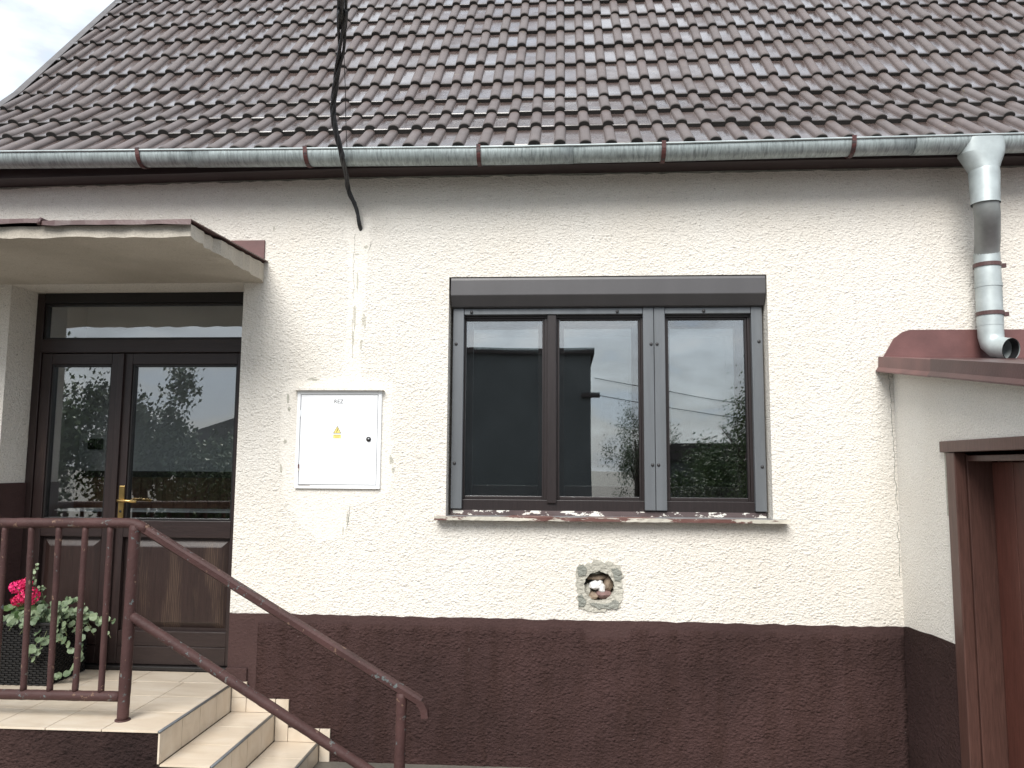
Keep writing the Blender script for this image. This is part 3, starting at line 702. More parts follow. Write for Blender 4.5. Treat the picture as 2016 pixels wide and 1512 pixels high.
for bx in (-3.80, -2.707, -1.616, -0.518, 0.62, 1.753, 2.95):
    bm = bmesh.new(); z = rim_z(bx); K = 14
    pts = [(GY - (GR + .014), z + 0.016)] + [(GY - (GR + .010) * math.cos(math.pi * k / K), z - .008 - (GR + .010) * 1.03 * math.sin(math.pi * k / K)) for k in range(K + 1)]
    pin = [(GY - (GR + .006), z + 0.018)] + [(GY - (GR + .004) * math.cos(math.pi * k / K), z - .008 - (GR + .004) * 1.03 * math.sin(math.pi * k / K)) for k in range(K + 1)]
    sk = 0.012 if bx < -1 else 0.0
    A = [[bm.verts.new((bx + d + sk * i / K, y, zz)) for i, (y, zz) in enumerate(pp)] for d, pp in ((-.013, pts), (.013, pts), (.013, pin), (-.013, pin))]
    for i in range(len(pts) - 1):
        for q in range(4): bm.faces.new((A[q][i], A[(q + 1) % 4][i], A[(q + 1) % 4][i + 1], A[q][i + 1]))
    bm.faces.new([A[q][0] for q in range(4)]); bm.faces.new([A[q][-1] for q in range(4)])
    from_bm('bracket', bm, 'bracket', gut)

# ------------------------------------------------------------------ downspout
sp = thing('downspout', 'zinc downspout with hopper and elbow emptying onto the lean-to roof', 'd'); del sp['category']; sp.parent = house
def loft(name, secs, mat, parent, n=40):
    bm = bmesh.new(); rings = []
    for (cx_, cy_, cz_, rx, ry, *pw) in secs:
        e_ = 2 / (pw[0] if pw else 2.0)
        sg = lambda q: math.copysign(abs(q) ** e_, q)
        rings.append([bm.verts.new((cx_ + rx * sg(math.cos(2 * math.pi * k / n)), cy_ + ry * sg(math.sin(2 * math.pi * k / n)), cz_)) for k in range(n)])
    for a, b in zip(rings, rings[1:]):
        for k in range(n): bm.faces.new((a[k], a[(k + 1) % n], b[(k + 1) % n], b[k]))
    return from_bm(name, bm, mat, parent, True)
loft('hopper', [(2.530, GY, 3.803, .112, .0800, 5), (2.526, GY, 3.755, .119, .0800, 4), (2.523, GY, 3.715, .124, .0800, 3)], 'zinc_plain', sp)
loft('hopper_cone', [(2.523, GY, 3.716, .1245, .0805, 3), (2.526, -.281, 3.66, .1015, .080, 2.4), (2.53, -.285, 3.605, .079, .079)], 'zinc_plain', sp)
loft('collar', [(2.531, -.285, 3.618, .081, .081), (2.531, -.285, 3.60, .084, .084), (2.530, -.283, 3.42, .078, .078), (2.530, -.283, 3.408, .079, .079)], 'zinc_plain', sp)
bend = [(2.532, -.283, 3.45), (2.535, -.280, 3.40), (2.548, -.262, 3.355), (2.575, -.205, 3.29), (2.60, -.15, 3.22), (2.615, -.108, 3.165), (2.618, -.10, 3.11)]
tube('offset_bend', bend, .070, 'zinc_dark', sp, 24, False)
tube('pipe', [(2.618, -.10, 3.155), (2.617, -.10, 2.93), (2.614, -.10, 2.70)], .0725, 'zinc_plain', sp, 24, False)
tube('pipe_joint', [(2.6175, -.10, 2.965), (2.6174, -.10, 2.94)], .0755, 'zinc_plain', sp, 24, False)
elb = [(2.614, -.10, 2.72), (2.614, -.10, 2.64), (2.618, -.108, 2.595), (2.630, -.14, 2.562), (2.648, -.19, 2.545), (2.660, -.225, 2.538)]
tube('outlet_elbow', elb, [.071, .071, .070, .069, .068, .068], 'zinc_plain', sp, 24, False)
tube('outlet_shade', [(2.648 - .006, -.19 + .01, 2.546), (2.6595, -.2235, 2.538)], .0635, 'black', sp, 24, False)  # black sleeve paints the shade inside the pipe mouth
for z in (3.078, 2.775):
    bm = bmesh.new(); 
    n = 28; secs = [(.0735, z - .012), (.078, z - .012), (.078, z + .012), (.0735, z + .012)]
    rg = [[bm.verts.new((2.6165 + r * math.cos(2 * math.pi * k / n), -.10 + r * math.sin(2 * math.pi * k / n), zz)) for k in range(n)] for r, zz in secs]
    for a, b in zip(rg, rg[1:] + rg[:1]):
        for k in range(n): bm.faces.new((a[k], a[(k + 1) % n], b[(k + 1) % n], b[k]))
    bm_box(bm, 2.69, 2.725, -.112, -.09, z - .014, z + .012, .002)
    bm_box(bm, 2.60, 2.63, -.03, .01, z - .010, z + .010)
    from_bm('clamp', bm, 'brown_metal', sp)

# ------------------------------------------------------------------ roof with single tiles
roof = thing('roof', 'weathered brown concrete tile roof, wet and streaked', 'r'); del roof['category']; roof.parent = house
GAUGE, TW, TL = 0.33, 0.318, 0.42
SL = [41.0, 41.0, 42.7, 46.3] + [51.2] * 12
P = [Vector((0.0, 2.267 + 1.83))]                       # lower edge of course 1
for a in SL[1:]: P.append(P[-1] + GAUGE * Vector((math.cos(R(a)), math.sin(R(a)))))
SHIFT = Vector((-0.010, -0.056)); P = [q + SHIFT for q in P]
P0 = P[0] - 0.380 * Vector((math.cos(R(41.0)), math.sin(R(41.0))))
courses = [P0] + P
def tile_profile():
    pts = []; pitch, rw, rh = 0.159, 0.072, 0.029
    def roll(c, right_foot):
        out = []
        K = 8
        for k in range(K + 1):
            a = math.pi * k / K
            out.append((c - rw / 2 * math.cos(a), rh * math.sin(a) ** 0.75 if 0 < k < K else 0.0, 0.0))
        if right_foot: out[-1] = (out[-1][0], 0.005, 0.0); 
        return out
    c2 = TW - 0.055; c1 = c2 - pitch
    pts.append((0.0 - 0.026, 0.0, 1.0)); pts.append((c1 - rw / 2 - 0.008, 0.0, 1.0))
    pts += roll(c1, False); pts.append((c1 + rw / 2 + 0.008, 0.0, 1.0)); pts.append((c2 - rw / 2 - 0.008, 0.0, 1.0)); pts += roll(c2, True)
    return pts
PROF = tile_profile()
def tile_mesh(lip=0.034):
    L = TL; v, f, pan, lp = [], [], [], []
    npf = len(PROF)
    rowsdef = [(0.0, -lip - 0.004, 1.0), (0.0, -0.006, 1.0), (0.006, 0.0, 0.35), (0.05, 0.0, 0.0), (L, -0.0, 0.0)]
    for (yy, dz, lv) in rowsdef:
        for (x, z, pn) in PROF:
            base = 0.035 * (1 - yy / L)                  # lower end rides on the course below
            v.append((x, yy, z + base + dz)); pan.append(pn); lp.append(lv)
    for r_ in range(len(rowsdef) - 1):
        for k in range(npf - 1): f.append((r_ * npf + k, r_ * npf + k + 1, (r_ + 1) * npf + k + 1, (r_ + 1) * npf + k))
    # right hand overlap edge
    s0 = len(v)
    for (yy, dz, lv) in rowsdef[1:]:
        x, z, pn = PROF[-1]; v.append((x, yy, 0.035 * (1 - yy / L) - 0.004 + z * 0)); pan.append(0.2); lp.append(0.15)
    for r_ in range(1, len(rowsdef) - 1):
        f.append((r_ * npf + npf - 1, s0 + r_ - 1, s0 + r_, (r_ + 1) * npf + npf - 1))
    return v, f, pan, lp
def put_attr(me, pan, lp):
    for nm, dat in (('pan', pan), ('lip', lp)):
        a = me.attributes.new(nm, 'FLOAT', 'POINT'); a.data.foreach_set('value', dat)
TV, TF, TPAN, TLIP = tile_mesh()
tme = bpy.data.meshes.new('roof_tile'); tme.from_pydata(TV, [], TF); put_attr(tme, TPAN, TLIP); tme.materials.append(M['tile'])
tme.polygons.foreach_set('use_smooth', [True] * len(tme.polygons)); 
try: tme.set_sharp_from_angle(angle=R(40))
except Exception: pass
SEAM0 = -0.015 + 0.055                                   # right edge of the tile whose second roll sits at x = -0.015
VERGE = -4.325
rnd = random.Random(33)
sv_, sf_, sp_, sl_ = [], [], [], []
cand = []
import itertools
camp = Vector((0, -5.0, 1.83))
for ci in range(13):
    p = courses[ci]; a = SL[max(ci, 0)]
    a = SL[ci] if ci > 0 else 41.0
    for k in range(-15, 20):
        xr = SEAM0 + TW * k; xl = xr - TW
        if xl < VERGE - 0.17 or xl > 5.9: continue
        d = Vector((xl + .16, p[0], p[1])) - camp
        px, py = 1008 + 1540 * d.dot(rt) / d.dot(fw), 756 - 1540 * d.dot(up) / d.dot(fw)
        inside = -25 < px < 2041 and py > -35
        cand.append((0 if inside else 1, d.length, ci, k, xl, p, a))
cand.sort(key=lambda q: (q[0], q[1]))
count = 0
for ins, dist, ci, k, xl, p, a in cand:
    cut = xl < VERGE                                      # verge tile is a little narrower: keep it inside the verge trim
    mt_ = Matrix.Translation((max(xl, VERGE) if cut else xl, p[0], p[1])) @ Matrix.Rotation(R(a), 4, 'X') @ Matrix.Rotation(R(rnd.gauss(0, .4)), 4, 'Z') @ Matrix.Rotation(R(rnd.gauss(0, .25)), 4, 'Y') @ Matrix.Translation((0, rnd.gauss(0, .005), rnd.uniform(-.002, .004)))
    if cut: mt_ = mt_ @ Matrix.Diagonal(((xl + TW - VERGE) / TW, 1, 1, 1))
    if ins == 0 and count < 300:
        o = bpy.data.objects.new('roof_tile', tme); COL.objects.link(o); o.parent = roof; o.matrix_local = mt_; count += 1
    else:
        b0 = len(sv_)
        sv_ += [tuple(mt_ @ Vector(q)) for q in TV]; sf_ += [tuple(i + b0 for i in q) for q in TF]; sp_ += TPAN; sl_ += TLIP
print('single tiles', count, 'of', len(cand), 'inside', sum(1 for q in cand if q[0] == 0))
me = bpy.data.meshes.new('roof_tiles_far'); me.from_pydata(sv_, [], sf_); put_attr(me, sp_, sl_)
me.polygons.foreach_set('use_smooth', [True] * len(me.polygons))
o = link('far_roof_tiles', me, 'tile', roof); o['kind'] = 'stuff'
# boarding beneath, following the broken slope
dv, df = [], []
dl = [(courses[0][0] - .02, courses[0][1] - .03)] + [(c[0], c[1] - 0.03) for c in courses[1:13]]
last = dl[-1]; rid = (4.0, last[1] + (4.0 - last[0]) * math.tan(R(51.2))); dl.append(rid); dl.append((8.3, WTOP - .2))
for y, z in dl: dv += [(VERGE - 0.0, y, z), (6.05, y, z)]
for i in range(len(dl) - 1): df.append((2 * i, 2 * i + 1, 2 * i + 3, 2 * i + 2))
mesh('roof_deck', dv, df, 'fascia', roof)
# gable wall triangle under the roof at both ends
for gx in (WX0, WX1): mesh('gable', [(gx, 0, WTOP)] + [(gx, y, z - .02) for y, z in dl[1:-1]] + [(gx, 8, WTOP)], [tuple(range(len(dl)))], 'plaster', house)
# verge trim
bm = bmesh.new(); rws = []
for y, z in dl[:-1]:
    rws.append([bm.verts.new((VERGE + dx, y, z + dz)) for dx, dz in ((-.055, -.10), (-.055, .085), (.012, .085), (.012, .078), (-.047, .078), (-.047, -.10))])
for a, b in zip(rws, rws[1:]):
    for k in range(6): bm.faces.new((a[k], a[(k + 1) % 6], b[(k + 1) % 6], b[k]))
bm.faces.new(rws[0]); bm.faces.new(rws[-1][::-1])
from_bm('verge_trim', bm, 'verge', roof)

# ------------------------------------------------------------------ power cable
cab = thing('power_cable', 'black bundled power cable dropping past the gutter into the wall', 'cable', (-1.34, 0, 3.37))
def on_pix(px, py, Y):
    r = rt * ((px - 1008) / 1540) - up * ((py - 756) / 1540) + fw
    return camp + r * ((Y + 5.0) / r.y)
keys = [(711, 458, 0.02), (708, 440, -0.03), (702, 410, -0.06), (690, 385, -0.09), (684, 365, -0.13), (682, 345, -0.22), (675, 318, -0.37), (672, 300, -0.41), (664, 270, -0.46), (657, 235, -0.51), (656, 205, -0.56), (661, 165, -0.65), (668, 120, -0.76), (673, 70, -0.88), (675, 20, -1.02), (676, -40, -1.2)]
base = [on_pix(*k_) for k_ in keys] + [Vector((-0.05, -4.6, 5.35)), Vector((0.8, -8.6, 6.75)), Vector((2.0, -12.6, 8.3))]
def smooth_path(pts, n):
    out = []
    for i in range(len(pts) - 1):
        p0, p1, p2, p3 = pts[max(i - 1, 0)], pts[i], pts[i + 1], pts[min(i + 2, len(pts) - 1)]
        for s in range(n):
            t = s / n
            out.append(0.5 * ((2 * p1) + (p2 - p0) * t + (2 * p0 - 5 * p1 + 4 * p2 - p3) * t * t + (3 * p1 - p0 - 3 * p2 + p3) * t ** 3))
    return out + [pts[-1]]
path = smooth_path(base, 5)
for s in range(4):
    pts, rs = [], []
    N = len(path)
    for i, p in enumerate(path):
        u = i / N
        ph = i * 0.33 + s * math.pi / 2
        spread = 0.009 + 0.007 * max(0, u - .35)
        off = Vector((math.cos(ph) * spread, math.sin(ph) * spread * .8, math.sin(ph) * spread * .4))
        side = (0.012 if s % 2 else -0.012) * min(1, max(0, (u - .60) / .15)) * (0 if u > .9 else 1)
        if i < 12 and s > 1: off *= 0.35
        pts.append(p + off + Vector((side, 0, 0))); rs.append(0.0085 if i > 30 else 0.0075)
    tube('strand', pts, rs, 'cable', cab, 8)
thin = smooth_path([on_pix(683, 290, -0.40), on_pix(681, 240, -0.48), on_pix(680, 180, -0.6), on_pix(678, 130, -0.72), on_pix(676, 60, -0.9)], 5)
tube('tie_wire', thin, 0.0022, 'cable', cab, 6)

# ------------------------------------------------------------------ electrical cabinet
ec = thing('electrical_cabinet', 'white steel electrical meter cabinet with warning sticker set in the wall', 'cabinet', (-1.445, 0, 1.676))
for n_, a in {'frame': None}.items():
    bm = bmesh.new()
    bm_box(bm, -1.722, -1.700, -0.020, 0.02, 1.677, 2.308, .002); bm_box(bm, -1.188, -1.166, -0.020, 0.02, 1.677, 2.308, .002)
    bm_box(bm, -1.6995, -1.1885, -0.020, 0.02, 1.677, 1.699, .002); bm_box(bm, -1.6995, -1.1885, -0.020, 0.02, 2.284, 2.308, .002)
    from_bm('frame', bm, 'white_enamel', ec)
box('backing', -1.6995, -1.1885, -0.004, 0.02, 1.70, 2.283, 'print', ec, 0)
cdoor = box('cabinet_door', -1.6965, -1.1915, -0.019, -0.005, 1.7025, 2.2805, 'white_enamel', ec, 0.003)
prism('rain_hood', [(-1.738, 2.309), (-1.150, 2.309), (-1.162, 2.322), (-1.726, 2.322)], -0.050, 0.005, 'plaster_smooth', ec)
tube('lock', [(-1.244, -0.018, 1.995), (-1.244, -0.026, 1.995)], .0155, 'dark_alu', cdoor, 18)
tube('lock_core', [(-1.244, -0.0262, 1.995), (-1.244, -0.028, 1.995)], .007, 'steel', cdoor, 12)
for z in (2.16, 1.81): box('hinge', -1.702, -1.694, -0.026, -0.0195, z - .022, z + .022, 'white_enamel' if z > 2 else 'sill_front', ec, .002)
box('rust_streak', -1.695, -1.62, -0.0212, -0.0205, 1.6955, 1.6985, 'stone_brown', ec, 0)
box('sticker', -1.479, -1.424, -0.0196, -0.0191, 1.987, 2.085, 'white_enamel', cdoor, 0)
def flat(name, poly, y, mat, parent): return prism(name, poly, y, y + 0.0003, mat, parent)
cx, cz = -1.4515, 2.054
flat('sticker_panel', [(-1.477, 1.999), (-1.426, 1.999), (-1.426, 2.024), (-1.477, 2.024)], -0.0200, 'yellow', cdoor)
flat('triangle_border', [(cx - .027, 2.031), (cx + .027, 2.031), (cx, 2.080)], -0.0200, 'print', cdoor)
flat('triangle', [(cx - .0215, 2.0345), (cx + .0215, 2.0345), (cx, 2.0735)], -0.0204, 'yellow', cdoor)
flat('lightning_bolt', [(cx + .003, 2.064), (cx - .0055, 2.050), (cx - .0005, 2.0505), (cx - .0035, 2.042), (cx - .006, 2.0425), (cx - .003, 2.0365), (cx + .0005, 2.0425), (cx - .0015, 2.0422), (cx + .005, 2.0535), (cx + .0005, 2.053), (cx + .0055, 2.064)], -0.0208, 'print', cdoor)
for z, w in ((2.016, .022), (2.007, .014)): flat('sticker_line', [(cx - w, z - .0012), (cx + w, z - .0012), (cx + w, z + .0012), (cx - w, z + .0012)], -0.0204, 'print', cdoor)
tcu = bpy.data.curves.new('lettering', 'FONT'); tcu.body = 'REZ'; tcu.size = 0.036; tcu.align_x = 'CENTER'; tcu.extrude = 0.0002
tob = bpy.data.objects.new('lettering_tmp', tcu); COL.objects.link(tob)
bpy.context.view_layer.update()
tm = bpy.data.meshes.new_from_object(tob.evaluated_get(bpy.context.evaluated_depsgraph_get()))
bpy.data.objects.remove(tob)
tm.transform(Matrix.Translation((-1.4475, -0.0196, 2.226)) @ Matrix.Rotation(R(90), 4, 'X'))
link('lettering', tm, 'print', cdoor)

# ------------------------------------------------------------------ lean-to shed on the right
shed = thing('lean_to_shed', 'cream lean-to shed with red sheet roof edge and brown door beside the window', 'shed', (2.065, 0, 0))
AX = 2.065; AE = -3.2
def roof_z(y): return 2.520 + y * 0.163
D0, D1, DZ = -0.655, -1.95, 1.975
v, f = [], []
ys = sorted({0.0, D0, D1, AE}, reverse=True)
for a, b in zip(ys, ys[1:]):
    if (a, b) == (D0, D1): quad([(AX, a, DZ), (AX, b, DZ), (AX, b, roof_z(b) - .02), (AX, a, roof_z(a) - .02)])
    else: quad([(AX, a, 0), (AX, b, 0), (AX, b, roof_z(b) - .02), (AX, a, roof_z(a) - .02)])
quad([(AX, AE, 0), (5.9, AE, 0), (5.9, AE, roof_z(AE) - .02), (AX, AE, roof_z(AE) - .02)])
quad([(5.9, AE, 0), (5.9, 0, 0), (5.9, 0, roof_z(0) - .02), (5.9, AE, roof_z(AE) - .02)])
mesh('shed_wall', v, f, 'plaster_annex', shed)
# plinth strip with a soft inner corner
bm = bmesh.new(); rnd = random.Random(2)
pts = [(-0.002, .876), (-.05, .886), (-.12, .893), (-.22, .897), (-.35, .905), (-.5, .910), (-.655, .913)]
top_ = [bm.verts.new((AX - .007, y, z + rnd.uniform(-.003, .003))) for y, z in pts]; lo = [bm.verts.new((AX - .007, y, 0)) for y, z in pts]; bk = [bm.verts.new((AX + .01, y, z)) for y, z in pts]
for i in range(len(pts) - 1):
    bm.faces.new((lo[i], lo[i + 1], top_[i + 1], top_[i])); bm.faces.new((top_[i], top_[i + 1], bk[i + 1], bk[i]))
from_bm('shed_plinth', bm, 'plinth', shed)
# roof sheet, verge boards and wall flashing
VX = 1.978
sr = mesh('shed_roof', [(VX, 0.0, roof_z(0)), (5.95, 0.0, roof_z(0)), (5.95, AE - .1, roof_z(AE - .1)), (VX, AE - .1, roof_z(AE - .1)), (VX, 0.0, roof_z(0) - .025), (5.95, 0.0, roof_z(0) - .025), (5.95, AE - .1, roof_z(AE - .1) - .025), (VX, AE - .1, roof_z(AE - .1) - .025)],
          [(0, 3, 2, 1), (4, 5, 6, 7), (0, 1, 5, 4), (1, 2, 6, 5), (2, 3, 7, 6), (3, 0, 4, 7)], 'brown_metal', shed)
def verge(y0, y1, dx, mat, lift=0.0):
    bm = bmesh.new(); rws = []
    for y in (y0, y1):
        z = roof_z(y) + lift
        pr = [(dx + .10, z + .008), (dx, z + .008), (dx - .004, z - .058), (dx - .020, z - .080), (dx - .020, z - .088), (dx + .003, z - .075), (dx + .006, z - .002), (dx + .10, z + .002)]
        rws.append([bm.verts.new((VX + a, y, b)) for a, b in pr])
    n = len(rws[0])
    for k in range(n): bm.faces.new((rws[0][k], rws[0][(k + 1) % n], rws[1][(k + 1) % n], rws[1][k]))
    bm.faces.new(rws[0]); bm.faces.new(rws[1][::-1])
    return from_bm('verge_sheet', bm, mat, sr)
verge(-0.004, -0.72, 0.0, 'red_metal'); verge(-0.70, AE - .1, -0.004, 'brown_metal', 0.003)
prism('wall_flashing', [(1.99, 2.50), (2.02, 2.545), (2.075, 2.64), (2.13, 2.682), (2.175, 2.695), (5.9, 2.692), (5.9, 2.50)], -0.014, 0.002, 'red_metal', sr)
# door in the shed side wall
sd = thing('shed_door', 'red-brown wooden shed door set deep in its frame', 'd'); del sd['category']; sd.parent = shed
def sb(name, x0, x1, y0, y1, z0, z1, mat, bev=.004): return box(name, x0, x1, y0, y1, z0, z1, mat, sd, bev)
sb('lintel', AX - .022, AX + .05, D1 - .08, D0 + .055, 1.918, 1.978, 'shed_frame', .005)
sb('jamb', AX - .014, AX + .045, -.742, -.648, 0, 1.916, 'shed_frame', .006)
sb('jamb', AX - .014, AX + .045, -1.99, -1.90, 0, 1.916, 'shed_frame', .006)
sb('jamb_lining', AX + .046, AX + .20, -.752, -.70, 0, 1.905, 'shed_frame', .003)
sb('head_lining', AX + .046, AX + .20, -1.90, -.753, 1.87, 1.90, 'shed_frame', .003)
yb = -.760
for i in range(6):
    sb('door_board', AX + .165, AX + .20, yb - .190, yb, 0.02, 1.866, 'shed_wood', .004); yb -= .193
sb('bare_plaster', AX - .003, AX + .01, -.647, -.612, 1.58, 1.916, 'cement_pale', .002)
sb('bare_plaster', AX - .002, AX + .01, -.647, -.632, 1.40, 1.578, 'plaster_smooth', .002)
# dark back inside the shed
box('shed_back', AX + .6, AX + .62, -2.2, -.3, 0, 2.1, 'black', shed, 0)

# ------------------------------------------------------------------ entrance landing and steps
st = thing('entrance_steps', 'beige tiled entrance landing with three steps and brown rendered side', 'steps', (-2.8, -0.45, 0))
LZ, Z2, Z3 = 0.450, 0.284, 0.114
YF = -0.905
E1, E2, E3 = -2.085, -1.800, -1.515                        # riser planes
th = 0.010
def bx(name, *a, bev=0.002): return box(name, *a, parent=st, bev=bev)
# rough concrete core (one stepped body)
poly = [(-4.6, 0), (-4.6, LZ - th), (E1 - th, LZ - th), (E1 - th, Z2 - th), (E2 - th, Z2 - th), (E2 - th, Z3 - th), (E3 - th, Z3 - th), (E3 - th, 0)]
prism('core', poly, YF + 0.012, 0.0, 'grout', st)
prism('core', [(-3.739, 0), (-3.739, LZ - th), (-2.121, LZ - th), (-2.121, 0)], 0.0, 0.36, 'grout', st)
# rendered brown side
bm = bmesh.new(); rnd = random.Random(8); nx, nz = 90, 16; rowsg = []
for j in range(nz + 1):
    rowsg.append([bm.verts.new((-4.6 + (4.6 + E1 - .002) * i / nx, YF + 0.006 + rnd.uniform(-.006, .004), (LZ - 0.014) * j / nz)) for i in range(nx + 1)])
for j in range(nz):
    for i in range(nx): bm.faces.new((rowsg[j][i], rowsg[j][i + 1], rowsg[j + 1][i + 1], rowsg[j + 1][i]))
from_bm('side_render', bm, 'plinth_step', st, True)
prism('side_render', [(E1 - .001, 0), (E1 - .001, Z2 - .012), (E2 - .002, Z2 - .012), (E2 - .002, Z3 - .012), (E3 - .002, Z3 - .012), (E3 - .002, 0)], YF + .004, YF + .02, 'plinth_step', st)
# floor tiles of the landing
G = 0.0022
def tile_top(x0, x1, y0, y1, z):
    return box('floor_tile', x0 + G, x1 - G, y0 + G, y1 - G, z - th, z, 'ceramic', st, 0.0012)
ty = [YF - 0.004, -0.60, -0.305, -0.01]
colx = [E1 + .002]
x = E1 + .002
w0 = 0.298
for r_, (ya, yb_) in enumerate(zip(ty, ty[1:])):
    x = E1 + 0.002 - 0.006
    first = True
    while x > -4.5:
        w = 0.305 if not (first and r_ == 9) else 0.2
        tile_top(x - w, x, ya, yb_, LZ); x -= w; first = False
x = -2.123
for ya, yb_ in ((-0.008, 0.235),):
    while x > -3.73:
        w = min(0.305, x + 3.738); tile_top(x - w, x, ya, yb_, LZ); x -= w
# treads
for (xa, xb, z) in ((E1 + th + .001, E2 - .004, Z2), (E2 + th + .001, E3 - .004, Z3)):
    for ya, yb_ in ((YF - .004, -.60), (-.60, -.30), (-.30, -.012)): tile_top(xa, xb, ya, yb_, z)
# risers
def riser(xp, z0, z1):
    yy = [YF - .004, -.665, -.45, -.235, -.012]
    for a, b in zip(yy, yy[1:]): box('riser_tile', xp - .002, xp + th - .002, a + G, b - G, z0 + .002, z1 - .008, 'ceramic', st, 0.0012)
riser(E1, Z2, LZ); riser(E2, Z3, Z2); riser(E3, 0, Z3)
# nosing profiles
for xp, z in ((E1, LZ), (E2, Z2), (E3, Z3)):
    tube('nosing', [(xp + .004, YF - .004, z - .004), (xp + .004, -.013, z - .004)], .0075, 'grey_alu', st, 8)
# stepped wall skirting
def skirt(xa, xb, za, zb): box('skirting_tile', xa + .0015, xb - .0015, -0.031, -0.017, za + .002, zb, 'ceramic', st, 0.0015)
skirt(E1 + .012, -1.977, Z2, 0.372); skirt(E1 + .012, -1.977, 0.372, 0.467); skirt(-1.977, E2 + .010, Z2, 0.367)
skirt(E2 + .012, -1.704, Z3, 0.282); skirt(E2 + .012, -1.704, 0.282, 0.367); skirt(-1.704, E3 + .010, Z3, 0.196)
skirt(E3 + .012, -1.436, 0.0, 0.112); skirt(E3 + .012, -1.436, 0.112, 0.196)

# ------------------------------------------------------------------ railing
rl = thing('railing', 'brown painted steel pipe railing with peeling paint on the steps', 'railing', (-2.36, -0.77, 0.45))
RY = -0.755
def rtube(name, pts, r, n=16, rough=0.0015, seed=0):
    bm = bmesh.new(); rr = random.Random(seed); full = []
    for a, b in zip(pts, pts[1:]):
        a, b = Vector(a), Vector(b); k = max(1, int((b - a).length / .03))
        full += [a + (b - a) * i / k for i in range(k)]
    full.append(Vector(pts[-1]))
    bm_tube(bm, full, [r * (1 + rr.uniform(-.03, .03)) for _ in full], n)
    for q in bm.verts: q.co += Vector((rr.uniform(-1, 1), rr.uniform(-1, 1), rr.uniform(-1, 1))) * rough * .5
    return from_bm(name, bm, 'rail', rl, True)
bendp = [(-2.46, RY, 1.500), (-2.40, RY, 1.5005), (-2.36, RY, 1.496), (-2.325, RY, 1.484), (-2.285, RY, 1.463)]
rtube('top_rail', [(-4.6, RY, 1.478), (-3.14, RY, 1.492)] + bendp, .0285, seed=1)
# sloping handrail: flat-topped section
def section_sweep(name, pts, sec, mat, parent):
    bm = bmesh.new(); pts = [Vector(p) for p in pts]; rings = []
    for i, p in enumerate(pts):
        t = (pts[min(i + 1, len(pts) - 1)] - pts[max(i - 1, 0)]).normalized(); side = Vector((0, 1, 0)); nn = side.cross(t).normalized()
        if nn.z < 0: nn = -nn
        rings.append([bm.verts.new(p + side * a + nn * b) for a, b in sec])
    n = len(sec)
    for a, b in zip(rings, rings[1:]):
        for k in range(n): bm.faces.new((a[k], a[(k + 1) % n], b[(k + 1) % n], b[k]))
    bm.faces.new(rings[0]); bm.faces.new(rings[-1][::-1])
    bmesh.ops.bevel(bm, geom=[e for e in bm.edges if abs(e.calc_face_angle(0)) > .5], offset=.003, segments=2, affect='EDGES')
    return from_bm(name, bm, mat, parent)
sec = [(a_ * .9, b_ * .88) for a_, b_ in [(-.028, -.018), (-.012, -.030), (.012, -.030), (.028, -.018), (.030, .012), (.022, .026), (-.022, .026), (-.030, .012)]]
hs, he = Vector((-2.300, RY, 1.470)), Vector((-0.745, RY, 0.588))
section_sweep('sloping_handrail', [hs + (he - hs) * i / 40 for i in range(41)], sec, 'rail', rl)
section_sweep('handrail_end', [(-0.752, RY, 0.590), (-0.735, RY, 0.572), (-0.722, RY, 0.545), (-0.718, RY, 0.510)], [(-.026, -.020), (.026, -.020), (.026, .016), (-.026, .016)], 'rail', rl)
rtube('lower_sloping_rail', [(-2.355, RY, 1.003), (-0.865, RY, 0.146)], .027, seed=3)
rtube('post', [(-2.367, RY, 0.445), (-2.356, RY, 1.49)], .031, seed=4)
rtube('post', [(-0.856, RY, 0.0), (-0.847, RY, 0.632)], .029, seed=5)
rtube('post', [(-4.45, RY, 0.445), (-4.45, RY, 1.478)], .034, seed=6)
rtube('bottom_rail', [(-4.45, RY, 0.560), (-2.39, RY, 0.574)], .027, seed=7)
for i, (xt, xb) in enumerate([(-2.498, -2.497), (-2.641, -2.643), (-2.794, -2.787), (-2.953, -2.937), (-3.108, -3.098), (-3.26, -3.25), (-3.41, -3.40), (-3.56, -3.555), (-3.71, -3.705), (-3.86, -3.86), (-4.01, -4.01), (-4.16, -4.16), (-4.31, -4.31)]):
    rtube('baluster', [(xb, RY, 0.585), (xt, RY, 1.478)], .0165, 12, seed=20 + i)
tube('base_flange', [(-2.367, RY, 0.449), (-2.367, RY, 0.456)], .040, 'rail', rl, 16)

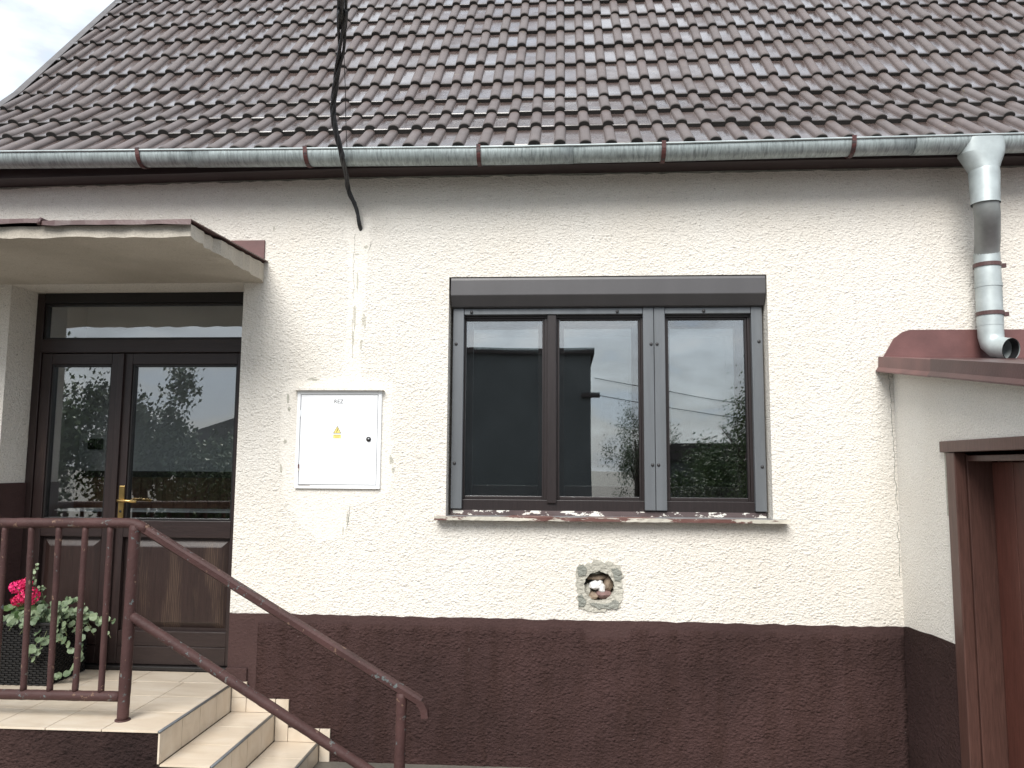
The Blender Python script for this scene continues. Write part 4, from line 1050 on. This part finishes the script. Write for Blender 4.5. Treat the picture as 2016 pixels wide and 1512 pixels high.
# ------------------------------------------------------------------ planter with flowers
pl = thing('planter_basket', 'black square woven planter standing on the tiled landing', 'planter', (-3.37, 0.02, 0.45))
PX0, PX1, PY0, PY1, PZ0, PZ1 = -3.560, -3.195, -0.160, 0.205, 0.452, 0.815
box('liner', PX0 + .012, PX1 - .012, PY0 + .012, PY1 - .012, PZ0, PZ1 - .05, 'black', pl, .01)
box('soil_top', PX0 + .02, PX1 - .02, PY0 + .02, PY1 - .02, PZ1 - .05, PZ1 - .03, 'soil', pl, .004)
def weave(axis, side):
    bm = bmesh.new(); nb, ns = 26, 16; h = (PZ1 - PZ0) / nb
    a0, a1 = (PX0, PX1) if axis == 'x' else (PY0, PY1)
    for j in range(nb):
        z0 = PZ0 + j * h
        for i in range(ns):
            u0 = a0 + (a1 - a0) * i / ns; u1 = a0 + (a1 - a0) * (i + 1) / ns; outw = 1 if (i + j) % 2 else 0
            d = .010 + .006 * outw
            t0 = (z0 - PZ0) / (PZ1 - PZ0); tp = (1 - t0) * 0.02     # slight taper to the foot
            uu0, uu1 = u0, u1
            if axis == 'x': bm_box(bm, uu0, uu1, (side - d) if side < 0 else side - .012, side + .012 if side < 0 else side + d - .0, z0 + .001, z0 + h - .002, .002)
            else: bm_box(bm, (side - d) if side < -3.4 else side - .012, side + .012 if side < -3.4 else side + d, uu0, uu1, z0 + .001, z0 + h - .002, .002)
    return from_bm('woven_side', bm, 'wicker', pl)
weave('x', PY0); weave('y', PX1); weave('y', PX0)
def weave_rim():
    for a in ((PX0 - .02, PX1 + .02, PY0 - .02, PY0 + .012), (PX0 - .02, PX1 + .02, PY1 - .012, PY1 + .02), (PX0 - .02, PX0 + .012, PY0 + .013, PY1 - .013), (PX1 - .012, PX1 + .02, PY0 + .013, PY1 - .013)):
        box('rim', *a, PZ1, PZ1 + .018, 'wicker', pl, .006)
weave_rim()
def leaf_mesh(name, seg=7, cup=0.18, notch=False):
    v = [(0, 0, 0)]; f = []
    for k in range(seg):
        a = 2 * math.pi * k / seg + .2
        r = 1.0 if not notch else 1.0 - .12 * (k % 2)
        v.append((math.cos(a) * r, math.sin(a) * r * .92, cup * (0.8 + .4 * math.sin(3 * a))))
    for k in range(seg): f.append((0, 1 + k, 1 + (k + 1) % seg))
    me = bpy.data.meshes.new(name); me.from_pydata(v, [], f); me.update(); return me
LS = leaf_mesh('silver_leaf'); LS.materials.append(M['leaf_silver']); LG = leaf_mesh('geranium_leaf', 12, .25, True); LG.materials.append(M['leaf_green'])
tp = thing('trailing_plant', 'silvery green round-leaved trailing plant spilling over the planter', 'plant', (-3.25, 0.0, 0.82))
rnd = random.Random(77)
def put_leaf(me, parent, p, s, nrm):
    q = nrm.to_track_quat('Z', 'Y').to_matrix().to_4x4() @ Matrix.Rotation(rnd.uniform(0, 6.28), 4, 'Z')
    o = bpy.data.objects.new('leaf', me); COL.objects.link(o); o.parent = parent
    o.matrix_local = Matrix.Translation(p - parent.location) @ q @ Matrix.Scale(s, 4)
nleaf = 0
stems = bmesh.new()
def shoot(p0, pts, n, s0=.030):
    global nleaf
    path = smooth_path([Vector(p0)] + [Vector(q) for q in pts], 6)
    bm_tube(stems, path, .0022, 5)
    for i in range(n):
        u = 0.12 + 0.88 * (i + rnd.random() * .5) / n
        p = path[min(len(path) - 1, int(u * (len(path) - 1)))]
        s = s0 * rnd.uniform(.75, 1.15) * (1.12 - .45 * u)
        off = Vector((rnd.uniform(-1, 1), rnd.uniform(-1, .6), rnd.uniform(-.7, .9))) * .018
        nrm = Vector((rnd.uniform(-.6, .6), -0.75 + rnd.uniform(-.3, .4), rnd.uniform(.1, 1.0))).normalized()
        put_leaf(LS, tp, p + off, s, nrm); nleaf += 1
# dense mound on the right of the basket
for i in range(18):
    bx_, by_ = rnd.uniform(-3.36, -3.20), rnd.uniform(-.12, .12)
    tx_, tz_ = rnd.uniform(-3.26, -2.99), rnd.uniform(.70, .985)
    shoot((bx_, by_, .80), [((bx_ + tx_) / 2, by_ - .06, max(tz_, .86) + rnd.uniform(-.01, .03)), (tx_, by_ - rnd.uniform(.02, .12), tz_)], 10)
for i in range(7):
    x_ = rnd.uniform(-3.55, -3.22)
    shoot((x_, -.08, .81), [(x_ + .01, -.16, .86 + rnd.uniform(-.01, .03)), (x_ + rnd.uniform(-.05, .05), -.21, .78 + rnd.uniform(-.02, .05))], 7)
shoot((-3.20, -.05, .82), [(-3.08, -.06, .76), (-3.05, -.08, .64), (-3.08, -.10, .53), (-3.15, -.12, .505), (-3.20, -.13, .50)], 17)
shoot((-3.20, -.12, .82), [(-3.13, -.17, .74), (-3.03, -.16, .66), (-3.0, -.15, .615)], 9)
shoot((-3.22, -.14, .81), [(-3.21, -.215, .73), (-3.225, -.225, .64)], 7)
shoot((-3.26, -.14, .80), [(-3.25, -.22, .70), (-3.285, -.225, .66), (-3.24, -.225, .60)], 8)
shoot((-3.12, -.02, .86), [(-3.0, -.05, .86), (-2.90, -.08, .83), (-2.82, -.10, .845)], 8)
shoot((-2.93, -.08, .835), [(-2.88, -.09, .79), (-2.84, -.10, .735)], 6, .015)
shoot((-3.40, .02, .83), [(-3.42, .0, 1.0), (-3.43, -.01, 1.10), (-3.415, -.02, 1.175)], 15, .015)
shoot((-3.36, .02, .90), [(-3.38, -.01, 1.02), (-3.33, -.03, 1.02)], 6, .014)
from_bm('stem', stems, 'stem', tp, True)
gr = thing('geranium', 'magenta flowering geranium rising from the black planter', 'plant', (-3.45, 0.0, 0.82))
for (c, s) in [((-3.395, -.10, .985), .066), ((-3.495, -.08, 1.035), .046), ((-3.465, -.10, .955), .040), ((-3.45, -.07, 1.055), .040)]:
    bm = bmesh.new(); c = Vector(c); n = int(46 * (s / .05))
    for i in range(n):
        zz = 1 - 2 * (i + .5) / n; ph = i * 2.39996; rr = math.sqrt(1 - zz * zz)
        d = Vector((rr * math.cos(ph), rr * math.sin(ph), zz)); p = c + Vector((d.x * s, d.y * s, d.z * s * .78)) * rnd.uniform(.82, 1.06)
        q = d.to_track_quat('Z', 'Y')
        for k in range(5):
            a = k * 1.2566 + rnd.uniform(-.2, .2); r_ = .0125 * rnd.uniform(.8, 1.2)
            t1 = q @ Vector((math.cos(a - .5) * r_ * .8, math.sin(a - .5) * r_ * .8, .003)); t2 = q @ Vector((math.cos(a) * r_ * 1.15, math.sin(a) * r_ * 1.15, .004 + rnd.uniform(-.003, .003))); t3 = q @ Vector((math.cos(a + .5) * r_ * .8, math.sin(a + .5) * r_ * .8, .003))
            vs_ = [bm.verts.new(p)] + [bm.verts.new(p + t) for t in (t1, t2, t3)]; bm.faces.new(vs_)
    from_bm('flower_head', bm, 'petal', gr)
    tube('flower_stem', [(-3.43, .02, .80), tuple((c + Vector((-3.43, .02, .80))) / 2), tuple(c)], .003, 'stem', gr, 6)
for i in range(26):
    p = Vector((rnd.uniform(-3.56, -3.36), rnd.uniform(-.13, .08), rnd.uniform(.83, .93)))
    put_leaf(LG, gr, p, rnd.uniform(.028, .042), Vector((rnd.uniform(-.5, .5), -.5, rnd.uniform(.4, 1))).normalized())
print('trailing leaves', nleaf)

# ------------------------------------------------------------------ across the street (seen mirrored in the glass)
nh = thing('neighbour_house', 'dark house across the street mirrored in the left window panes', 'house', (-3.5, -19, 0))
box('wall', -6.2, 0.75, -24, -15, 0, 4.75, 'far_wall', nh, 0); box('roof_slab', -6.3, 0.85, -24.1, -14.9, 4.75, 4.90, 'far_roof', nh, 0.01)
mesh('side_wing', [(-6.2, -15.2, 0), (-10.5, -15.2, 0), (-10.5, -15.2, 2.6), (-6.2, -15.2, 4.0), (-6.2, -23, 0), (-10.5, -23, 0), (-10.5, -23, 2.6), (-6.2, -23, 4.0)], [(0, 1, 2, 3), (4, 7, 6, 5), (2, 6, 7, 3), (1, 5, 6, 2)], 'far_roof', nh)
for x0 in (-5.2,): w_ = box('window', x0, x0 + 1.2, -15.02, -14.98, 1.1, 2.5, 'dark_alu', nh, 0.005)
box('wire_bracket', 0.5, 0.98, -15.1, -14.9, 3.62, 3.74, 'far_roof', nh, 0.01)  # insulator bracket at the house corner for the overhead wires
fh = thing('far_outbuilding', 'low grey-roofed outbuilding mirrored in the right window pane', 'building', (5.5, -24, 0))
box('wall', 3.6, 8.0, -28, -24, 0, 2.1, 'far_wall', fh, 0); prism('roof', [(3.3, 2.1), (8.3, 2.1), (7.6, 2.7), (4.0, 2.7)], -28.3, -23.7, 'far_roof', fh)
def tree(name, label, loc, h, rx, rz, n, seed, group, lsz=.09, trunk=True):
    rr = random.Random(seed); t = thing(name, label, 'tree' if trunk else 'shrub', loc, group); L = Vector(loc)
    bm = bmesh.new(); c0 = L + Vector((0, 0, h - rz))
    if trunk:
        bm_tube(bm, [L, L + Vector((.05, 0, h * .35)), c0 + Vector((0, 0, rz * .5))], [.14, .11, .03], 8)
    for k in range(9):
        d = Vector((rr.gauss(0, 1), rr.gauss(0, 1), rr.uniform(-.1, .9))).normalized()
        bm_tube(bm, [L + Vector((0, 0, h * .3 if trunk else .02)), c0 + Vector((d.x * rx * .4, d.y * rx * .4, d.z * rz * .3)), c0 + Vector((d.x * rx * .85, d.y * rx * .85, d.z * rz * .85))], [.05, .03, .01], 6)
    from_bm('trunk', bm, 'bark', t, True)
    v, f = [], []
    clumps = [Vector((rr.gauss(0, .5), rr.gauss(0, .5), rr.gauss(0, .5))) for _ in range(26)]
    for i in range(n):
        cc = rr.choice(clumps); d = cc + Vector((rr.gauss(0, .2), rr.gauss(0, .2), rr.gauss(0, .2)))
        p = c0 + Vector((d.x * rx, d.y * rx, d.z * rz)); a = Vector((rr.gauss(0, 1), rr.gauss(0, 1), rr.gauss(0, 1))).normalized(); b = a.orthogonal().normalized(); c = a.cross(b)
        if p.z < 0.05: p.z = rr.uniform(.05, .4)
        s = lsz * rr.uniform(.6, 1.3); k0 = len(v)
        v += [tuple(p - b * s), tuple(p + c * s * .5), tuple(p + b * s), tuple(p - c * s * .5)]; f.append((k0, k0 + 1, k0 + 2, k0 + 3))
    me = bpy.data.meshes.new('crown'); me.from_pydata(v, [], f); link('crown', me, 'tree_leaf', t)['kind'] = 'stuff'
    return t
tree('fruit_tree', 'leafy tree mirrored in the left leaf of the entrance door', (-9.6, -8.2, 0), 4.6, 0.9, 1.7, 15000, 1, 'trees across the street', .055)
tree('fruit_tree', 'rounded leafy tree mirrored in the right leaf of the entrance door', (-8.3, -9.4, 0), 3.3, 0.75, 1.2, 14000, 2, 'trees across the street', .055)
tree('garden_shrub', 'low dense shrub mirrored at the foot of the door glass', (-7.6, -10.5, 0), 2.1, 1.2, 1.1, 9000, 3, 'shrubs across the street', .05, False)
tree('fruit_tree', 'thin far tree mirrored in the middle window pane', (3.0, -27, 0), 3.7, 1.0, 1.6, 10000, 4, 'trees across the street', .04)
tree('fruit_tree', 'dark tall tree mirrored at the right edge of the window', (4.95, -15.5, 0), 3.9, 1.1, 1.9, 14000, 5, 'trees across the street', .04)
tree('garden_shrub', 'wide shrub mirrored low in the right window pane', (4.6, -17.0, 0), 2.6, 1.5, 1.3, 9000, 6, 'shrubs across the street', .05, False)
pole = thing('utility_pole', 'tall concrete utility pole across the street carrying the power cable', 'pole', (2.0, -12.6, 0))
tube('shaft', [(2.0, -12.6, 0), (2.0, -12.6, 8.6)], [.16, .10], 'far_light', pole, 12); box('crossarm', 1.4, 2.6, -12.72, -12.60, 8.2, 8.3, 'dark_alu', pole)
ow = thing('overhead_wires', 'overhead wires crossing the mirrored sky in the window', 'wires', (0, -16, 4))
for z0, z1, dy in ((4.15, 3.5, 0), (3.75, 3.2, .4)):
    tube('wire', [(0.85 + (14 - .85) * i / 20, -15.2 - dy - i * .15, z0 + (z1 - z0) * i / 20 - .5 * math.sin(math.pi * i / 20)) for i in range(21)], .012, 'black', ow, 5)

scene.render.engine = 'CYCLES'
